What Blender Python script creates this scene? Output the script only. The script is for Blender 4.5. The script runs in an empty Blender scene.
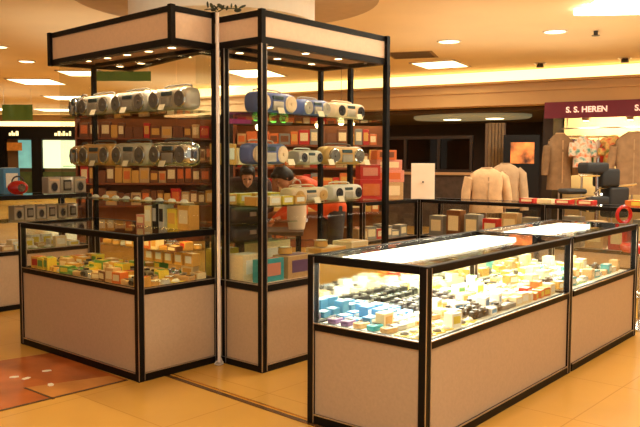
import bpy, bmesh, math, random
from mathutils import Vector, Matrix
random.seed(7)
PI = math.pi
SC = bpy.context.scene
COL = SC.collection

# ------------------------------------------------------------------ materials
def lin(c):
    return tuple(((v/255)/12.92 if v/255 <= .04045 else ((v/255+.055)/1.055)**2.4) for v in c)
MATS = {}
def mat(name, rgb, rough=.5, metal=0, emit=0, ergb=None, noise=0, scale=8, spec=.5, bump=0):
    if name in MATS: return MATS[name]
    m = bpy.data.materials.new(name); m.use_nodes = True
    nt = m.node_tree; b = nt.nodes['Principled BSDF']
    c = lin(rgb)
    b.inputs['Base Color'].default_value = (*c, 1)
    b.inputs['Roughness'].default_value = rough
    b.inputs['Metallic'].default_value = metal
    b.inputs['Specular IOR Level'].default_value = spec
    if emit:
        b.inputs['Emission Color'].default_value = (*lin(ergb or rgb), 1)
        b.inputs['Emission Strength'].default_value = emit
    if noise or bump:
        tc = nt.nodes.new('ShaderNodeTexCoord'); nz = nt.nodes.new('ShaderNodeTexNoise')
        nz.inputs['Scale'].default_value = scale; nz.inputs['Detail'].default_value = 4
        nt.links.new(tc.outputs['Object'], nz.inputs['Vector'])
        if noise:
            rp = nt.nodes.new('ShaderNodeValToRGB')
            rp.color_ramp.elements[0].position = .3; rp.color_ramp.elements[1].position = .7
            rp.color_ramp.elements[0].color = (*[v*(1-noise) for v in c], 1)
            rp.color_ramp.elements[1].color = (*[min(1, v*(1+noise)) for v in c], 1)
            nt.links.new(nz.outputs['Fac'], rp.inputs['Fac']); nt.links.new(rp.outputs['Color'], b.inputs['Base Color'])
        if bump:
            bp = nt.nodes.new('ShaderNodeBump'); bp.inputs['Strength'].default_value = bump; bp.inputs['Distance'].default_value = .01
            nt.links.new(nz.outputs['Fac'], bp.inputs['Height']); nt.links.new(bp.outputs['Normal'], b.inputs['Normal'])
    MATS[name] = m
    return m
def glass(name, tint=(1, 1, 1), ior=1.45, rough=.0):
    m = bpy.data.materials.new(name); m.use_nodes = True; nt = m.node_tree; nt.nodes.clear()
    o = nt.nodes.new('ShaderNodeOutputMaterial'); mx = nt.nodes.new('ShaderNodeMixShader')
    t = nt.nodes.new('ShaderNodeBsdfTransparent'); g = nt.nodes.new('ShaderNodeBsdfGlossy'); f = nt.nodes.new('ShaderNodeMath'); lw = nt.nodes.new('ShaderNodeLayerWeight'); pw_ = nt.nodes.new('ShaderNodeMath')
    t.inputs['Color'].default_value = (*tint, 1); g.inputs['Roughness'].default_value = rough
    lw.inputs['Blend'].default_value = .5; pw_.operation = 'POWER'; pw_.inputs[1].default_value = 4.5 if ior > 1.46 else 5
    f.operation = 'MULTIPLY_ADD'; f.inputs[1].default_value = .9; f.inputs[2].default_value = ((ior-1)/(ior+1))**2*.6
    nt.links.new(lw.outputs['Facing'], pw_.inputs[0]); nt.links.new(pw_.outputs[0], f.inputs[0])
    nt.links.new(f.outputs[0], mx.inputs[0]); nt.links.new(t.outputs[0], mx.inputs[1]); nt.links.new(g.outputs[0], mx.inputs[2])
    nt.links.new(mx.outputs[0], o.inputs['Surface'])
    MATS[name] = m
    return m
BLACK = mat('black_frame', (15, 10, 9), .5, noise=.2, scale=20, spec=.2)
STEEL = mat('aluminium_trim', (200, 190, 185), .3, .9, noise=.05)
CHROME = mat('chrome', (220, 220, 220), .15, 1, noise=.02)
PINK = mat('beige_laminate', (192, 166, 140), .45, noise=.05, scale=60)
PINKH = mat('header_laminate', (232, 200, 176), .4, noise=.04, scale=40)
DECK = mat('deck_cloth', (226, 200, 172), .7, noise=.05, scale=20)
DECKW = mat('deck_white', (240, 238, 226), .6, noise=.04, scale=20)
GLASS = glass('cabinet_glass', (.97, .98, .97))
GLASST = glass('counter_top_glass', (.96, .97, .95), 1.5)
TUBE = mat('lit_diffuser', (255, 250, 235), .5, emit=19, ergb=(255, 246, 220), noise=.01)
SPOTM = mat('spot_lens', (255, 240, 200), .4, emit=14, ergb=(255, 214, 150), noise=.01)
PANEL = mat('ceiling_lamp_lens', (255, 245, 215), .4, emit=7, ergb=(255, 232, 170), noise=.01)
COVE = mat('cove_light', (255, 240, 190), .4, emit=2.6, ergb=(255, 226, 150), noise=.03, scale=2)
WHITE = mat('white_paint', (232, 222, 210), .5, noise=.03)
CARD = mat('cream_card', (240, 225, 195), .7, noise=.03)

# ------------------------------------------------------------------ mesh builder
class MB:
    def __init__(s): s.bm = bmesh.new()
    def _x(s, vs, M):
        if M is not None: bmesh.ops.transform(s.bm, matrix=M, verts=vs)
    def box(s, x0, x1, y0, y1, z0, z1, bev=0, seg=2, M=None):
        r = bmesh.ops.create_cube(s.bm, size=1); vs = r['verts']
        for v in vs: v.co = Vector((x0+(v.co.x+.5)*(x1-x0), y0+(v.co.y+.5)*(y1-y0), z0+(v.co.z+.5)*(z1-z0)))
        if bev:
            es = list({e for v in vs for e in v.link_edges})
            r = bmesh.ops.bevel(s.bm, geom=es, offset=bev, segments=seg, profile=.5, affect='EDGES')
            vs = list({v for f in r['faces'] for v in f.verts} | {v for v in vs if v.is_valid})
        s._x(vs, M); return s
    def cyl(s, c, r, h, axis='z', n=20, r2=None, M=None):
        res = bmesh.ops.create_cone(s.bm, cap_ends=True, segments=n, radius1=r, radius2=r if r2 is None else r2, depth=h)
        R = {'z': Matrix(), 'y': Matrix.Rotation(PI/2, 4, 'X'), 'x': Matrix.Rotation(PI/2, 4, 'Y')}[axis]
        s._x(res['verts'], Matrix.Translation(Vector(c)) @ R)
        s._x(res['verts'], M); return s
    def sph(s, c, rx, ry=None, rz=None, n=16, M=None):
        res = bmesh.ops.create_uvsphere(s.bm, u_segments=n, v_segments=max(6, n//2+2), radius=1)
        ry = ry or rx; rz = rz or rx
        s._x(res['verts'], Matrix.Translation(Vector(c)) @ Matrix.Diagonal((rx, ry, rz, 1)))
        s._x(res['verts'], M); return s
    def rings(s, rs, cap=True):
        vr = [[s.bm.verts.new(p) for p in r] for r in rs]
        for a, b in zip(vr, vr[1:]):
            n = len(a)
            for i in range(n): s.bm.faces.new((a[i], a[(i+1) % n], b[(i+1) % n], b[i]))
        if cap:
            s.bm.faces.new(list(reversed(vr[0]))); s.bm.faces.new(vr[-1])
        return s
    def tube(s, pts, rad, n=10):
        pts = [Vector(p) for p in pts]; rs = []
        if not hasattr(rad, '__len__'): rad = [rad]*len(pts)
        for i, p in enumerate(pts):
            d = (pts[min(i+1, len(pts)-1)] - pts[max(i-1, 0)]).normalized()
            a = d.cross(Vector((0, 0, 1)) if abs(d.z) < .9 else Vector((1, 0, 0))).normalized(); b = d.cross(a)
            rs.append([p + (a*math.cos(t)+b*math.sin(t))*rad[i] for t in [2*PI*k/n for k in range(n)]])
        return s.rings(rs)
    def loft(s, secs, n=18, p=2.0):
        # secs: (cx, cy, z, rx, ry)
        rs = []
        for cx, cy, z, rx, ry in secs:
            r = []
            for k in range(n):
                t = 2*PI*k/n; c, q = math.cos(t), math.sin(t)
                r.append(Vector((cx+rx*math.copysign(abs(c)**(2/p), c), cy+ry*math.copysign(abs(q)**(2/p), q), z)))
            rs.append(r)
        return s.rings(rs)
    def prism(s, poly, z0, z1):
        return s.rings([[Vector((x, y, z0)) for x, y in poly], [Vector((x, y, z1)) for x, y in poly]])
    def torus(s, c, R, r, axis='y', n=28, m=8, a0=0, a1=2*PI, squash=1):
        rs = []; full = abs(a1-a0-2*PI) < 1e-6; k_ = n if full else n+1
        for i in range(k_):
            t = a0+(a1-a0)*i/n; rs.append([])
            for j in range(m):
                w = 2*PI*j/m; rr = R+r*math.cos(w); h = r*math.sin(w)
                P = {'y': (rr*math.cos(t), h, rr*math.sin(t)*squash), 'z': (rr*math.cos(t), rr*math.sin(t)*squash, h), 'x': (h, rr*math.cos(t), rr*math.sin(t)*squash)}[axis]
                rs[-1].append(Vector(c)+Vector(P))
        if full:
            vr = [[s.bm.verts.new(p) for p in r_] for r_ in rs]
            for i in range(n):
                a, b = vr[i], vr[(i+1) % n]
                for j in range(m): s.bm.faces.new((a[j], a[(j+1) % m], b[(j+1) % m], b[j]))
            return s
        return s.rings(rs)
    def obj(s, name, material, parent=None, smooth=False):
        bmesh.ops.recalc_face_normals(s.bm, faces=s.bm.faces)
        me = bpy.data.meshes.new(name); s.bm.to_mesh(me); s.bm.free()
        if smooth:
            for p in me.polygons: p.use_smooth = True
            try: me.set_sharp_from_angle(angle=math.radians(38))
            except Exception: pass
        me.materials.append(material)
        o = bpy.data.objects.new(name, me); COL.objects.link(o)
        if parent: o.parent = parent
        return o
def box(name, m, x0, x1, y0, y1, z0, z1, parent=None, bev=0):
    return MB().box(x0, x1, y0, y1, z0, z1, bev).obj(name, m, parent)
def chk(l):
    if not 4 <= len(l.split()) <= 16: print('LONG', len(l.split()), l)
def tag(o, label, cat, group=None, kind=None):
    o['label'] = label; o['category'] = cat
    if group: o['group'] = group
    if kind: o['kind'] = kind
    chk(label)
    return o
def thing(name, label, cat, loc=(0, 0, 0), rz=0, group=None):
    o = bpy.data.objects.new(name, None); COL.objects.link(o); o.empty_display_size = .05
    o.location = loc; o.rotation_euler = (0, 0, rz)
    return tag(o, label, cat, group)
KIDS = {}
def kids(o):
    return [c for c in COL.objects if c.parent == o]
def dup(root, loc, rz, label, group=None, scale=None, swap=None):
    def cp(o, par):
        c = o.copy(); COL.objects.link(c)
        if par is not None: c.parent = par
        if swap and o.data and o.data.materials and o.data.materials[0].name in swap:
            k = (o.data.name, swap[o.data.materials[0].name].name)
            if k not in KIDS:
                d = o.data.copy(); d.materials[0] = swap[o.data.materials[0].name]; KIDS[k] = d
            c.data = KIDS[k]
        for ch in kids(o): cp(ch, c)
        return c
    r = cp(root, None); r.location = loc; r.rotation_euler = (0, 0, rz)
    if scale: r.scale = scale
    r['label'] = label
    chk(label)
    if group: r['group'] = group
    return r
def struct(name, mb, m):
    o = mb.obj(name, m); o['kind'] = 'structure'; return o
ORD = ['first', 'second', 'third', 'fourth', 'fifth', 'sixth', 'seventh', 'eighth', 'ninth', 'tenth', 'eleventh', 'twelfth', 'thirteenth', 'fourteenth', 'fifteenth', 'sixteenth', 'seventeenth', 'eighteenth', 'nineteenth', 'twentieth']

# ------------------------------------------------------------------ local frames of the kiosks
class Fr:
    def __init__(s, x, y, yaw):
        s.o = Vector((x, y, 0)); s.u = Vector((math.sin(yaw), math.cos(yaw), 0)); s.v = Vector((-math.cos(yaw), math.sin(yaw), 0)); s.rz = PI/2-yaw
    def w(s, x, y, z=0): return s.o+s.u*x+s.v*y+Vector((0, 0, z))
KL = Fr(-1.1666, 4.7466, .7162)      # left kiosk, x = away to the right, y = away to the left
TR = Fr(-.3887, 4.9707, .7162)       # right tower
CR = Fr(.5104, 3.5544, .6871)        # bright counter on the right
BL = Fr(-2.9, 7.15, .72)             # counter far left
BK = Fr(1.25, 9.55, .7162)           # counters behind, corner

# ------------------------------------------------------------------ room shell
def floor_mat():
    m = mat('polished_tile', (214, 163, 78), .2, noise=.10, scale=.9)
    nt = m.node_tree; b = nt.nodes['Principled BSDF']
    tc = nt.nodes.new('ShaderNodeTexCoord'); mp = nt.nodes.new('ShaderNodeMapping'); mp.inputs['Rotation'].default_value = (0, 0, -KL.rz)
    br = nt.nodes.new('ShaderNodeTexBrick'); br.offset = 0; br.inputs['Scale'].default_value = 1
    br.inputs['Brick Width'].default_value = .8; br.inputs['Row Height'].default_value = .8; br.inputs['Mortar Size'].default_value = .004
    src = b.inputs['Base Color'].links[0].from_socket
    br.inputs['Mortar'].default_value = (*lin((196, 142, 64)), 1)
    nt.links.new(tc.outputs['Object'], mp.inputs['Vector']); nt.links.new(mp.outputs['Vector'], br.inputs['Vector'])
    nt.links.new(src, br.inputs['Color1']); nt.links.new(src, br.inputs['Color2']); nt.links.new(br.outputs['Color'], b.inputs['Base Color'])
    return m
struct('floor', MB().box(-22, 12, -3, 34, -.1, 0), floor_mat())
CEILM = mat('ceiling_plaster', (246, 224, 184), .8, noise=.03, scale=1.2)
CZ = 3.3
struct('ceiling', MB().box(-22, 12, -3, 34, CZ, CZ+.15), CEILM)
WB = mat('back_wall_paint', (120, 84, 48), .8, noise=.1, scale=2)
struct('wall_back', MB().box(-22, -1.9, 30.3, 30.5, 0, CZ), WB)
struct('wall_left', MB().box(-22, -21.8, -3, 30.3, 0, CZ), WB)
WD = Vector((-.868, .496, 0)); WN = Vector((.496, .868, 0))   # diagonal shop front: along, away
W0 = Vector((2.9, 15.4, 0))
def wq(s0, s1, d0, d1):   # quad on the ground along the diagonal front
    return [tuple((W0+WD*s+WN*d)[:2]) for s, d in ((s0, d0), (s1, d0), (s1, d1), (s0, d1))]
BULK = mat('bulkhead_paint', (216, 176, 126), .7, noise=.04, scale=1.5)
struct('trim_1', MB().prism(wq(-8, 8, .0, .5), 2.58, 3.03), BULK)
struct('trim_2', MB().prism(wq(-8, 8, -.05, .0), 2.84, 2.9), BULK)
struct('trim_3', MB().prism(wq(-8, 8, -.16, .0), 3.0, 3.04), BULK)
struct('trim_4', MB().prism(wq(-8, 8, .25, .5), 3.04, CZ), BULK)
cv = MB().prism(wq(-7.9, 7.9, .1, .14), 3.05, 3.27).obj('cove_light', COVE)
tag(cv, 'long warm strip light glowing along the top of the beige bulkhead', 'strip light')
DARKW = mat('dark_shop_wall', (52, 38, 32), .7, noise=.15, scale=2)
struct('wall_right', MB().prism(wq(-8, 8, 5.0, 5.2), 0, CZ), DARKW)
struct('wall_divider', MB().prism(wq(-1.75, -1.55, .5, 5.0), 0, 2.58), DARKW)
struct('wall_end', MB().prism(wq(7.8, 8, .5, 5.0), 0, 2.58), DARKW)
struct('wall_far_right', MB().box(11.8, 12, -3, 30, 0, CZ), WB)
# dark shop: low soffit, window wall
SOFF = mat('pale_soffit_baked_glow', (190, 186, 150), .6, noise=.05, emit=.22, ergb=(200, 196, 150))  # faint canopy glow put into the material in place of light from below
struct('ceiling_shop', MB().prism(wq(-8, 8, .5, 5.0), 2.5, 2.56), mat('shop_soffit', (92, 76, 60), .8, noise=.1))
c = W0+WD*.35+WN*1.7
mb = MB(); mb.loft([(0, 0, 0, 1.32, .8), (0, 0, .03, 1.36, .84), (0, 0, .08, 1.36, .84)], 48)
t = thing('oval_canopy', 'pale oval ceiling canopy with two lamps in the dark shop', 'ceiling canopy', (c.x, c.y, 2.42), math.atan2(WD.y, WD.x))
mb.obj('canopy', SOFF, t, True)
for dx in (-.55, .45):
    MB().loft([(dx, 0, -.006, .2, .2), (dx, 0, .004, .2, .2)], 24).obj('lamp', PANEL, t)
# window frame wall in the dark shop
wf = thing('shop_window', 'dark shop window with tan sill behind the white sign', 'window', tuple(W0+WD*1.2+WN*.8), math.atan2(-WD.y, -WD.x))
for s_ in (0, 4):
    p_ = W0+WD*s_*1.2+WN*2.4
    l = bpy.data.lights.new('dark_shop_lamp', 'AREA'); l.size = 1; l.energy = 30; l.color = (1, .8, .55); o_ = bpy.data.objects.new('dark_shop_lamp', l); COL.objects.link(o_); o_.location = (p_.x, p_.y, 2.38)
GLD = glass('dark_window_glass', (.6, .57, .52), 1.4)
fr = MB(); fr.box(-1.2, 1.2, -.04, .04, 1.22, 1.28); fr.box(-1.2, 1.2, -.04, .04, 1.95, 2.02)
for x in (-1.2, -.4, .4, 1.14): fr.box(x, x+.06, -.04, .04, 1.28, 1.95)
fr.obj('window_frame', mat('dark_bronze', (46, 34, 28), .4, noise=.1), wf)
box('pane', GLD, -1.16, 1.16, -.006, .006, 1.28, 1.95, wf)
box('sill', mat('tan_sill', (190, 150, 110), .6, noise=.05), -1.3, 1.25, -.12, .1, 1.16, 1.22, wf)
box('base', mat('dark_stone', (70, 54, 44), .6, noise=.3, scale=10), -1.3, 1.25, -.05, .1, 0, 1.16, wf)

# ceiling discs above the towers
struct('ceiling_ring', MB().loft([(-1.0, 8.05, 3.14, 1.62, 1.62), (-1.0, 8.05, CZ+.01, 1.62, 1.62)], 64), mat('ring_plaster', (196, 172, 140), .8, noise=.04))
struct('ceiling_drum', MB().loft([(-.98, 7.55, 2.8, .92, .92), (-.98, 7.55, CZ+.01, .92, .92)], 64), mat('drum_plaster', (255, 250, 244), .7, noise=.02))

# floor strips and inlay
STRIP = mat('dark_floor_strip', (92, 62, 34), .25, noise=.1)
def strip(name, a, b, w, m, z=.003):
    a = Vector((*a, 0)); b = Vector((*b, 0)); d = (b-a).normalized(); n = Vector((-d.y, d.x, 0))*w/2
    P = [a-n, b-n, b+n, a+n]
    return struct(name, MB().prism([(p.x, p.y) for p in P], 0, z), m)
a, b = Vector((-1.05, 4.915)), Vector((-.05, 3.98)); d = (b-a)
strip('trim_5', a-d*.3, b+d*1.5, .035, STRIP)
strip('trim_6', a-d*.3+Vector((.03, .03)), b+d*1.5+Vector((.03, .03)), .012, mat('brass_strip', (226, 170, 70), .2, .8, noise=.05), .004)
a, b = Vector((-1.83, 4.17)), Vector((-1.26, 4.78)); d = b-a
strip('trim_7', a-d*1.2, b+d*.0, .02, STRIP, .0035)
strip('trim_8', (-1.86, 4.6), (-1.60, 4.385), .016, STRIP, .0035)
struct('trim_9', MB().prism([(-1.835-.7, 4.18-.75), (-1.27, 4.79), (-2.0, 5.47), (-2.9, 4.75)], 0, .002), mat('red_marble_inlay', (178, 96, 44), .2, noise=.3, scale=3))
struct('trim_10', MB().prism([(-1.86, 4.6), (-1.61, 4.395), (-1.28, 4.77), (-1.40, 4.87)], 0, .003), mat('tan_marble_tile', (196, 132, 66), .2, noise=.15, scale=4))
for (x, y, r, lb) in ((-2.02, 4.83, .3, 'larger white paper scrap on the red floor patch, furthest left'), (-1.93, 4.80, 1.1, 'thin white paper scrap lying beside the larger scrap on the floor'), (-1.86, 4.98, .4, 'tiny white scrap on the floor nearest the left counter'), (-1.72, 4.665, 2, 'small white paper scrap nearest the tan tile on the floor')):
    o = MB().prism([(-.03, -.014), (.0, -.02), (.03, -.01), (.026, .014), (-.01, .019), (-.03, .01)], .0, .0025).obj('paper_scrap', WHITE)
    o.location = (x, y, .003); o.rotation_euler = (0, 0, r); tag(o, lb, 'paper scrap')

# ------------------------------------------------------------------ display counters
def counter(fr, X, Y, zt, zm, label, name='display_counter', posts=None, deck=DECK, top=GLASST, panel=PINK, shelf=None, P=.045, ox=0, base=.055, back=None):
    t = thing(name, label, 'display counter', tuple(fr.w(ox, 0)), fr.rz)
    h = P/2
    for (x, y) in (posts if posts is not None else [(0, 0), (X, 0), (0, Y), (X, Y)]):
        q = MB().box(x-h, x+h, y-h, y+h, 0, zt, .004, 1).obj('post', BLACK, t)
        mb = MB()
        for sx in (-1, 1):
            mb.box(x+sx*h-.002, x+sx*h+.002, y-h-.002, y-h+.002, .01, zt-.01)
        mb.obj('trim_strip', STEEL, q)
    for nm, z0, z1 in (('bottom_rail', 0.0, base), ('middle_rail', zm-.042, zm), ('top_rail', zt-.042, zt)):
        mb = MB()
        for y in (0, Y): mb.box(h, X-h, y-h+.004, y+h-.004, z0, z1, .003, 1)
        for x in (0, X): mb.box(x-h+.004, x+h-.004, h, Y-h, z0, z1, .003, 1)
        r_ = mb.obj(nm, BLACK, t)
        if nm != 'top_rail':
            mb = MB(); mb.box(h, X-h, -h-.001, -h+.005, z1-.004, z1+.002); mb.box(-h-.001, -h+.005, h, Y-h, z1-.004, z1+.002)
            mb.obj('trim_strip', STEEL, r_)
    for (a, b, c_, d_) in ((h, X-h, -.008, .008), (h, X-h, Y-.008, Y+.008), (-.008, .008, h, Y-h), (X-.008, X+.008, h, Y-h)):
        box('side_panel', panel, a, b, c_, d_, base, zm-.042, t)
        w = .003
        if b-a > d_-c_: box('mirror_door' if back and c_ > .1 else 'glass_pane', back if back and c_ > .1 else GLASS, a, b, (c_+d_)/2-w, (c_+d_)/2+w, zm, zt-.042, t)
        else: box('glass_pane', GLASS, (a+b)/2-w, (a+b)/2+w, c_, d_, zm, zt-.042, t)
    box('deck', deck, .009, X-.009, .009, Y-.009, zm-.03, zm-.012, t)
    box('top_glass', top, h, X-h, h, Y-h, zt-.010, zt-.002, t)
    if shelf: box('inner_shelf', GLASS, .01, X-.01, .05, Y-.03, shelf-.008, shelf, t)
    return t
MIRR = mat('mirror_door', (225, 228, 215), .06, 1, noise=.01)
LX, LY, LZ, LM = .649, 1.525, .9585, .6105
kl = counter(KL, LX, LY, LZ, LM, 'black framed glass counter with brown base, carrying the left display tower')
RZ, RM = .9306, .561
cr1 = counter(CR, 1.84, .7076, RZ, RM, 'brightly lit glass counter nearest the camera with beige base panels', deck=DECKW, back=MIRR)
cr2 = counter(CR, 1.40, .7076, RZ, RM, 'lit glass counter joined to the far end of the nearest counter', posts=[(1.40, 0), (1.40, .7076)], deck=DECKW, back=MIRR, ox=1.885)
bl = counter(BL, 1.85, .55, 1.10, .57, 'glass counter at far left with grey radios on its top', ox=-1.1, shelf=.84, P=.05)
bk1 = counter(Fr(*(BK.w(-1.15, 0)[:2]), .7162), 1.15, .5, .96, .5, 'glass counter behind the towers under the stacked cartons', name='display_counter', P=.05)
class Fr2(Fr): pass
bk2f = Fr(*(BK.w(0.03, -3.4)[:2]), .7162)
bk2 = counter(bk2f, .5, 3.38, .96, .5, 'long back counter with dark rim in front of the tan shirts', P=.05, posts=[(0, 0), (.5, 0), (0, 1.7), (.5, 1.7), (0, 3.38), (.5, 3.38)])

# light boxes inside the bright counters
for (x0, x1, l_) in ((.07, 1.76, 'long white lit tray under the top glass of the nearest counter'), (1.96, 3.22, 'white lit tray under the top glass of the farther bright counter')):
    t = thing('light_tray', l_, 'light tray', tuple(CR.w(x0, .345, RZ-.048)), CR.rz)
    L = x1-x0
    MB().box(0, L, 0, .27, 0, .03, .004, 1).obj('diffuser', TUBE, t)
    mb = MB(); mb.box(-.008, 0, -.004, .274, -.002, .032); mb.box(L, L+.008, -.004, .274, -.002, .032)
    mb.obj('end_cap', STEEL, t)
    box('bracket', STEEL, L*.3, L*.3+.02, .27, .345, .0, .02, t)
    box('bracket', STEEL, L*.7, L*.7+.02, .27, .345, .0, .02, t)

WT = mat('added_warm_tube', (255, 225, 150), .4, emit=26, ergb=(255, 214, 120), noise=.01)  # tubes added behind the top rails to brighten the left counter goods
for (x0, x1, y0, y1, l_) in ((.06, .60, .034, .05, 'thin added warm strip light under the right top rail of the left counter'), (.034, .05, .08, 1.45, 'thin added warm strip light under the front top rail of the left counter')):
    t = thing('added_strip_light', l_, 'strip light', tuple(KL.w(0, 0, .922)), KL.rz)
    box('tube', WT, x0, x1, y0, y1, 0, .012, t); box('housing', STEEL, x0-.004, x1+.004, y0-.004, y1+.004, .012, .026, t)

# ------------------------------------------------------------------ towers
def spots(t, pts, z):
    for x, y in pts:
        s_ = MB().torus((x, y, z-.004), .034, .006, 'z', 18, 6).obj('spotlight', STEEL, t, True)
        MB().cyl((x, y, z-.004), .03, .006, n=16).obj('lens', SPOTM, s_)
def spot_lamp(w, power, r=.035, size=1.9):
    l = bpy.data.lights.new('spot', 'SPOT'); l.energy = power; l.color = (1, .80, .52); l.spot_size = size; l.spot_blend = .6; l.shadow_soft_size = r
    o = bpy.data.objects.new('spot_lamp', l); COL.objects.link(o); o.location = w
    return o
HZ0, HZ1 = 2.21, 2.434
def header(t, poly, P=.045, HZ1=2.434):
    # poly: local quad of outer corner centres
    n = len(poly); V = [Vector(p) for p in poly]; cc = sum(V, Vector((0, 0)))/n
    for z0, z1, nm in ((HZ0, HZ0+.05, 'lower_rim'), (HZ1-.04, HZ1, 'upper_rim')):
        mb = MB()
        inner = []
        for i in range(n):
            a, b, c_ = V[i-1], V[i], V[(i+1) % n]
            d1 = (b-a).normalized(); d2 = (c_-b).normalized()
            n1 = Vector((-d1.y, d1.x)); n2 = Vector((-d2.y, d2.x))
            if n1.dot(cc-b) < 0: n1 = -n1
            if n2.dot(cc-b) < 0: n2 = -n2
            inner.append(b+(n1+n2)*P/(1+n1.dot(n2)))
        for i in range(n):
            j = (i+1) % n
            mb.prism([V[i][:], V[j][:], inner[j][:], inner[i][:]], z0, z1)
        mb.obj(nm, BLACK, t)
    for i in range(n):
        j = (i+1) % n
        a, b = V[i], V[j]; d = (b-a).normalized(); nn = Vector((-d.y, d.x))
        if nn.dot(cc-a) < 0: nn = -nn
        q0, q1 = a+nn*.008, b+nn*.008; q2, q3 = b+nn*.022, a+nn*.022
        MB().prism([tuple((q0+d*.02)[:]), tuple((q1-d*.02)[:]), tuple((q2-d*.03)[:]), tuple((q3+d*.03)[:])], HZ0+.05, HZ1-.04).obj('header_panel', PINKH, t)
        MB().box(a.x-.019, a.x+.019, a.y-.019, a.y+.019, HZ0, HZ1+.003).obj('corner_post', BLACK, t)
    ins = [cc+(p-cc)*.93 for p in V]
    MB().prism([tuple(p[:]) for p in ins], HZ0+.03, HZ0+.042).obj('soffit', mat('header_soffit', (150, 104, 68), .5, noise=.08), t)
    MB().prism([tuple(p[:]) for p in ins], HZ1-.02, HZ1-.008).obj('lid', PINKH, t)
# left tower, standing on the counter
tl = thing('display_tower', 'left glass display tower with pink header rising from the counter', 'display tower', tuple(KL.w(0, 0, LZ)), KL.rz)
tl.location.z = 0
header(tl, [(.328, .06), (.700, .055), (1.02, 1.53), (.385, 1.725)], HZ1=2.475)
for (x, y) in ((LX-.0, LY-.01), (LX+.0, .0)):
    MB().box(x-.018, x+.018, y-.018, y+.018, LZ, HZ0, .003, 1).obj('post', BLACK, tl)
box('cross_beam', BLACK, .655, .70, .06, 1.5, HZ0+.002, HZ0+.03, tl)
box('glass_pane', GLASS, .330, .336, .03, LY-.02, LZ, HZ0, tl)
box('glass_pane', GLASS, .336, LX-.03, .012, .018, LZ, HZ0, tl)
box('glass_pane', GLASS, .336, LX-.03, LY-.018, LY-.012, LZ, HZ0, tl)
box('glass_pane', GLASS, LX-.008, LX-.002, .03, LY-.03, LZ, HZ0, tl)
SH = glass('shelf_glass', (.80, .88, .80), 1.5)
TLS = [1.785, 1.395]
for z in TLS: box('glass_shelf', SH, .345, LX-.012, .025, LY-.025, z-.010, z, tl)
box('glass_shelf', SH, .40, LX-.012, .025, LY-.025, 1.13, 1.138, tl)
lsp = [(.50, .28+i*.27) for i in range(5)]+[(.86, .55+i*.3) for i in range(4)]
spots(tl, lsp, HZ0+.028)
# right tower, full height
RB, RX, RY = .6015, 1.40, .70
tr = thing('display_tower', 'right glass display tower with pink header standing on the floor', 'display tower', tuple(TR.w(0, 0)), TR.rz)
header(tr, [(0, 0), (RX, 0), (RX, RY), (0, RY)])
P = .045; h = P/2
for (x, y) in ((0, 0), (RX, 0), (RX, RY), (0, .37), (RX, .37)):
    s_ = .02 if (y > .1) else h
    q = MB().box(x-s_, x+s_, y-s_, y+s_, 0, HZ0, .004, 1).obj('post', BLACK, tr)
    if (x, y) in ((0, 0), (0, .37)):
        MB().box(x-s_-.003, x-s_+.003, y-s_-.003, y-s_+.003, .01, HZ0).box(x+s_-.003, x+s_+.003, y-s_-.003, y-s_+.003, .01, HZ0).obj('trim_strip', STEEL, q)
for nm, z0, z1 in (('bottom_rail', 0, .05), ('middle_rail', RB-.05, RB)):
    mb = MB(); 
    for y in (0, RY): mb.box(h, RX-h, y-.018, y+.018, z0, z1, .003, 1)
    for x in (0, RX): mb.box(x-.018, x+.018, h, RY-h, z0, z1, .003, 1)
    r_ = mb.obj(nm, BLACK, tr)
    MB().box(h, RX-h, -.021, -.014, z1-.004, z1+.002).box(-.021, -.014, h, RY-h, z1-.004, z1+.002).obj('trim_strip', STEEL, r_)
for (a, b, c_, d_) in ((h, RX-h, -.006, .006), (h, RX-h, RY-.006, RY+.006), (-.006, .006, h, RY-h), (RX-.006, RX+.006, h, RY-h)):
    box('side_panel', PINK, a, b, c_, d_, .05, RB-.05, tr)
    w = .003
    if b-a > d_-c_: box('glass_pane', GLASS, a, b, (c_+d_)/2-w, (c_+d_)/2+w, RB, HZ0, tr)
    else: box('glass_pane', GLASS, (a+b)/2-w, (a+b)/2+w, c_, d_, RB, HZ0, tr)
box('deck', DECK, .009, RX-.009, .009, RY-.009, RB-.03, RB-.004, tr)
TRS = [1.765, 1.41, 1.13, .985]
for z in TRS[:3]: box('glass_shelf', SH, .012, RX-.012, .03, RY-.03, z-.010, z, tr)
box('cross_beam', BLACK, .03, RX-.03, .35, .385, HZ0+.002, HZ0+.03, tr)
rsp = [(.25+i*.38, .18) for i in range(4)]+[(.3+i*.4, .54) for i in range(3)]
spots(tr, rsp, HZ0+.028)
for x, y in lsp[:5]: spot_lamp(KL.w(x, y, HZ0-.02), 20)
for x, y in rsp: spot_lamp(TR.w(x, y, HZ0-.02), 11)

# pole and leaves between the towers
pw = Vector((-.7085, 5.168, 0))
t = thing('white_pole', 'slim white pole squeezed between the two display towers', 'pole', (pw.x, pw.y, 0))
MB().cyl((0, 0, 1.235), .0125, 2.43, n=14).obj('pole', mat('pinkish_pole', (244, 228, 222), .4, noise=.03), t, True)
MB().cyl((0, 0, .01), .03, .02, n=18).obj('foot', STEEL, t, True)
MB().tube([(-.012, -.014, .03), (-.03, -.03, .012), (.0, -.045, .008), (.03, -.02, .012), (.01, -.015, .06), (.012, -.014, .5)], .004, 6).obj('cord', WHITE, t, True)
t = thing('artificial_vine', 'sprig of dark green leaves on top of the white pole', 'plant', (pw.x, pw.y, 2.452)); t.scale = (.8, .8, .8)
MB().tube([(-.11, 0, .02), (-.05, .01, .03), (0, 0, .0), (.06, -.01, .03), (.19, 0, .03)], .005, 6).obj('stem', mat('vine_stem', (60, 62, 30), .6, noise=.1), t, True)
LEAF = mat('vine_leaf', (34, 44, 22), .5, noise=.3, scale=30)
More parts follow.
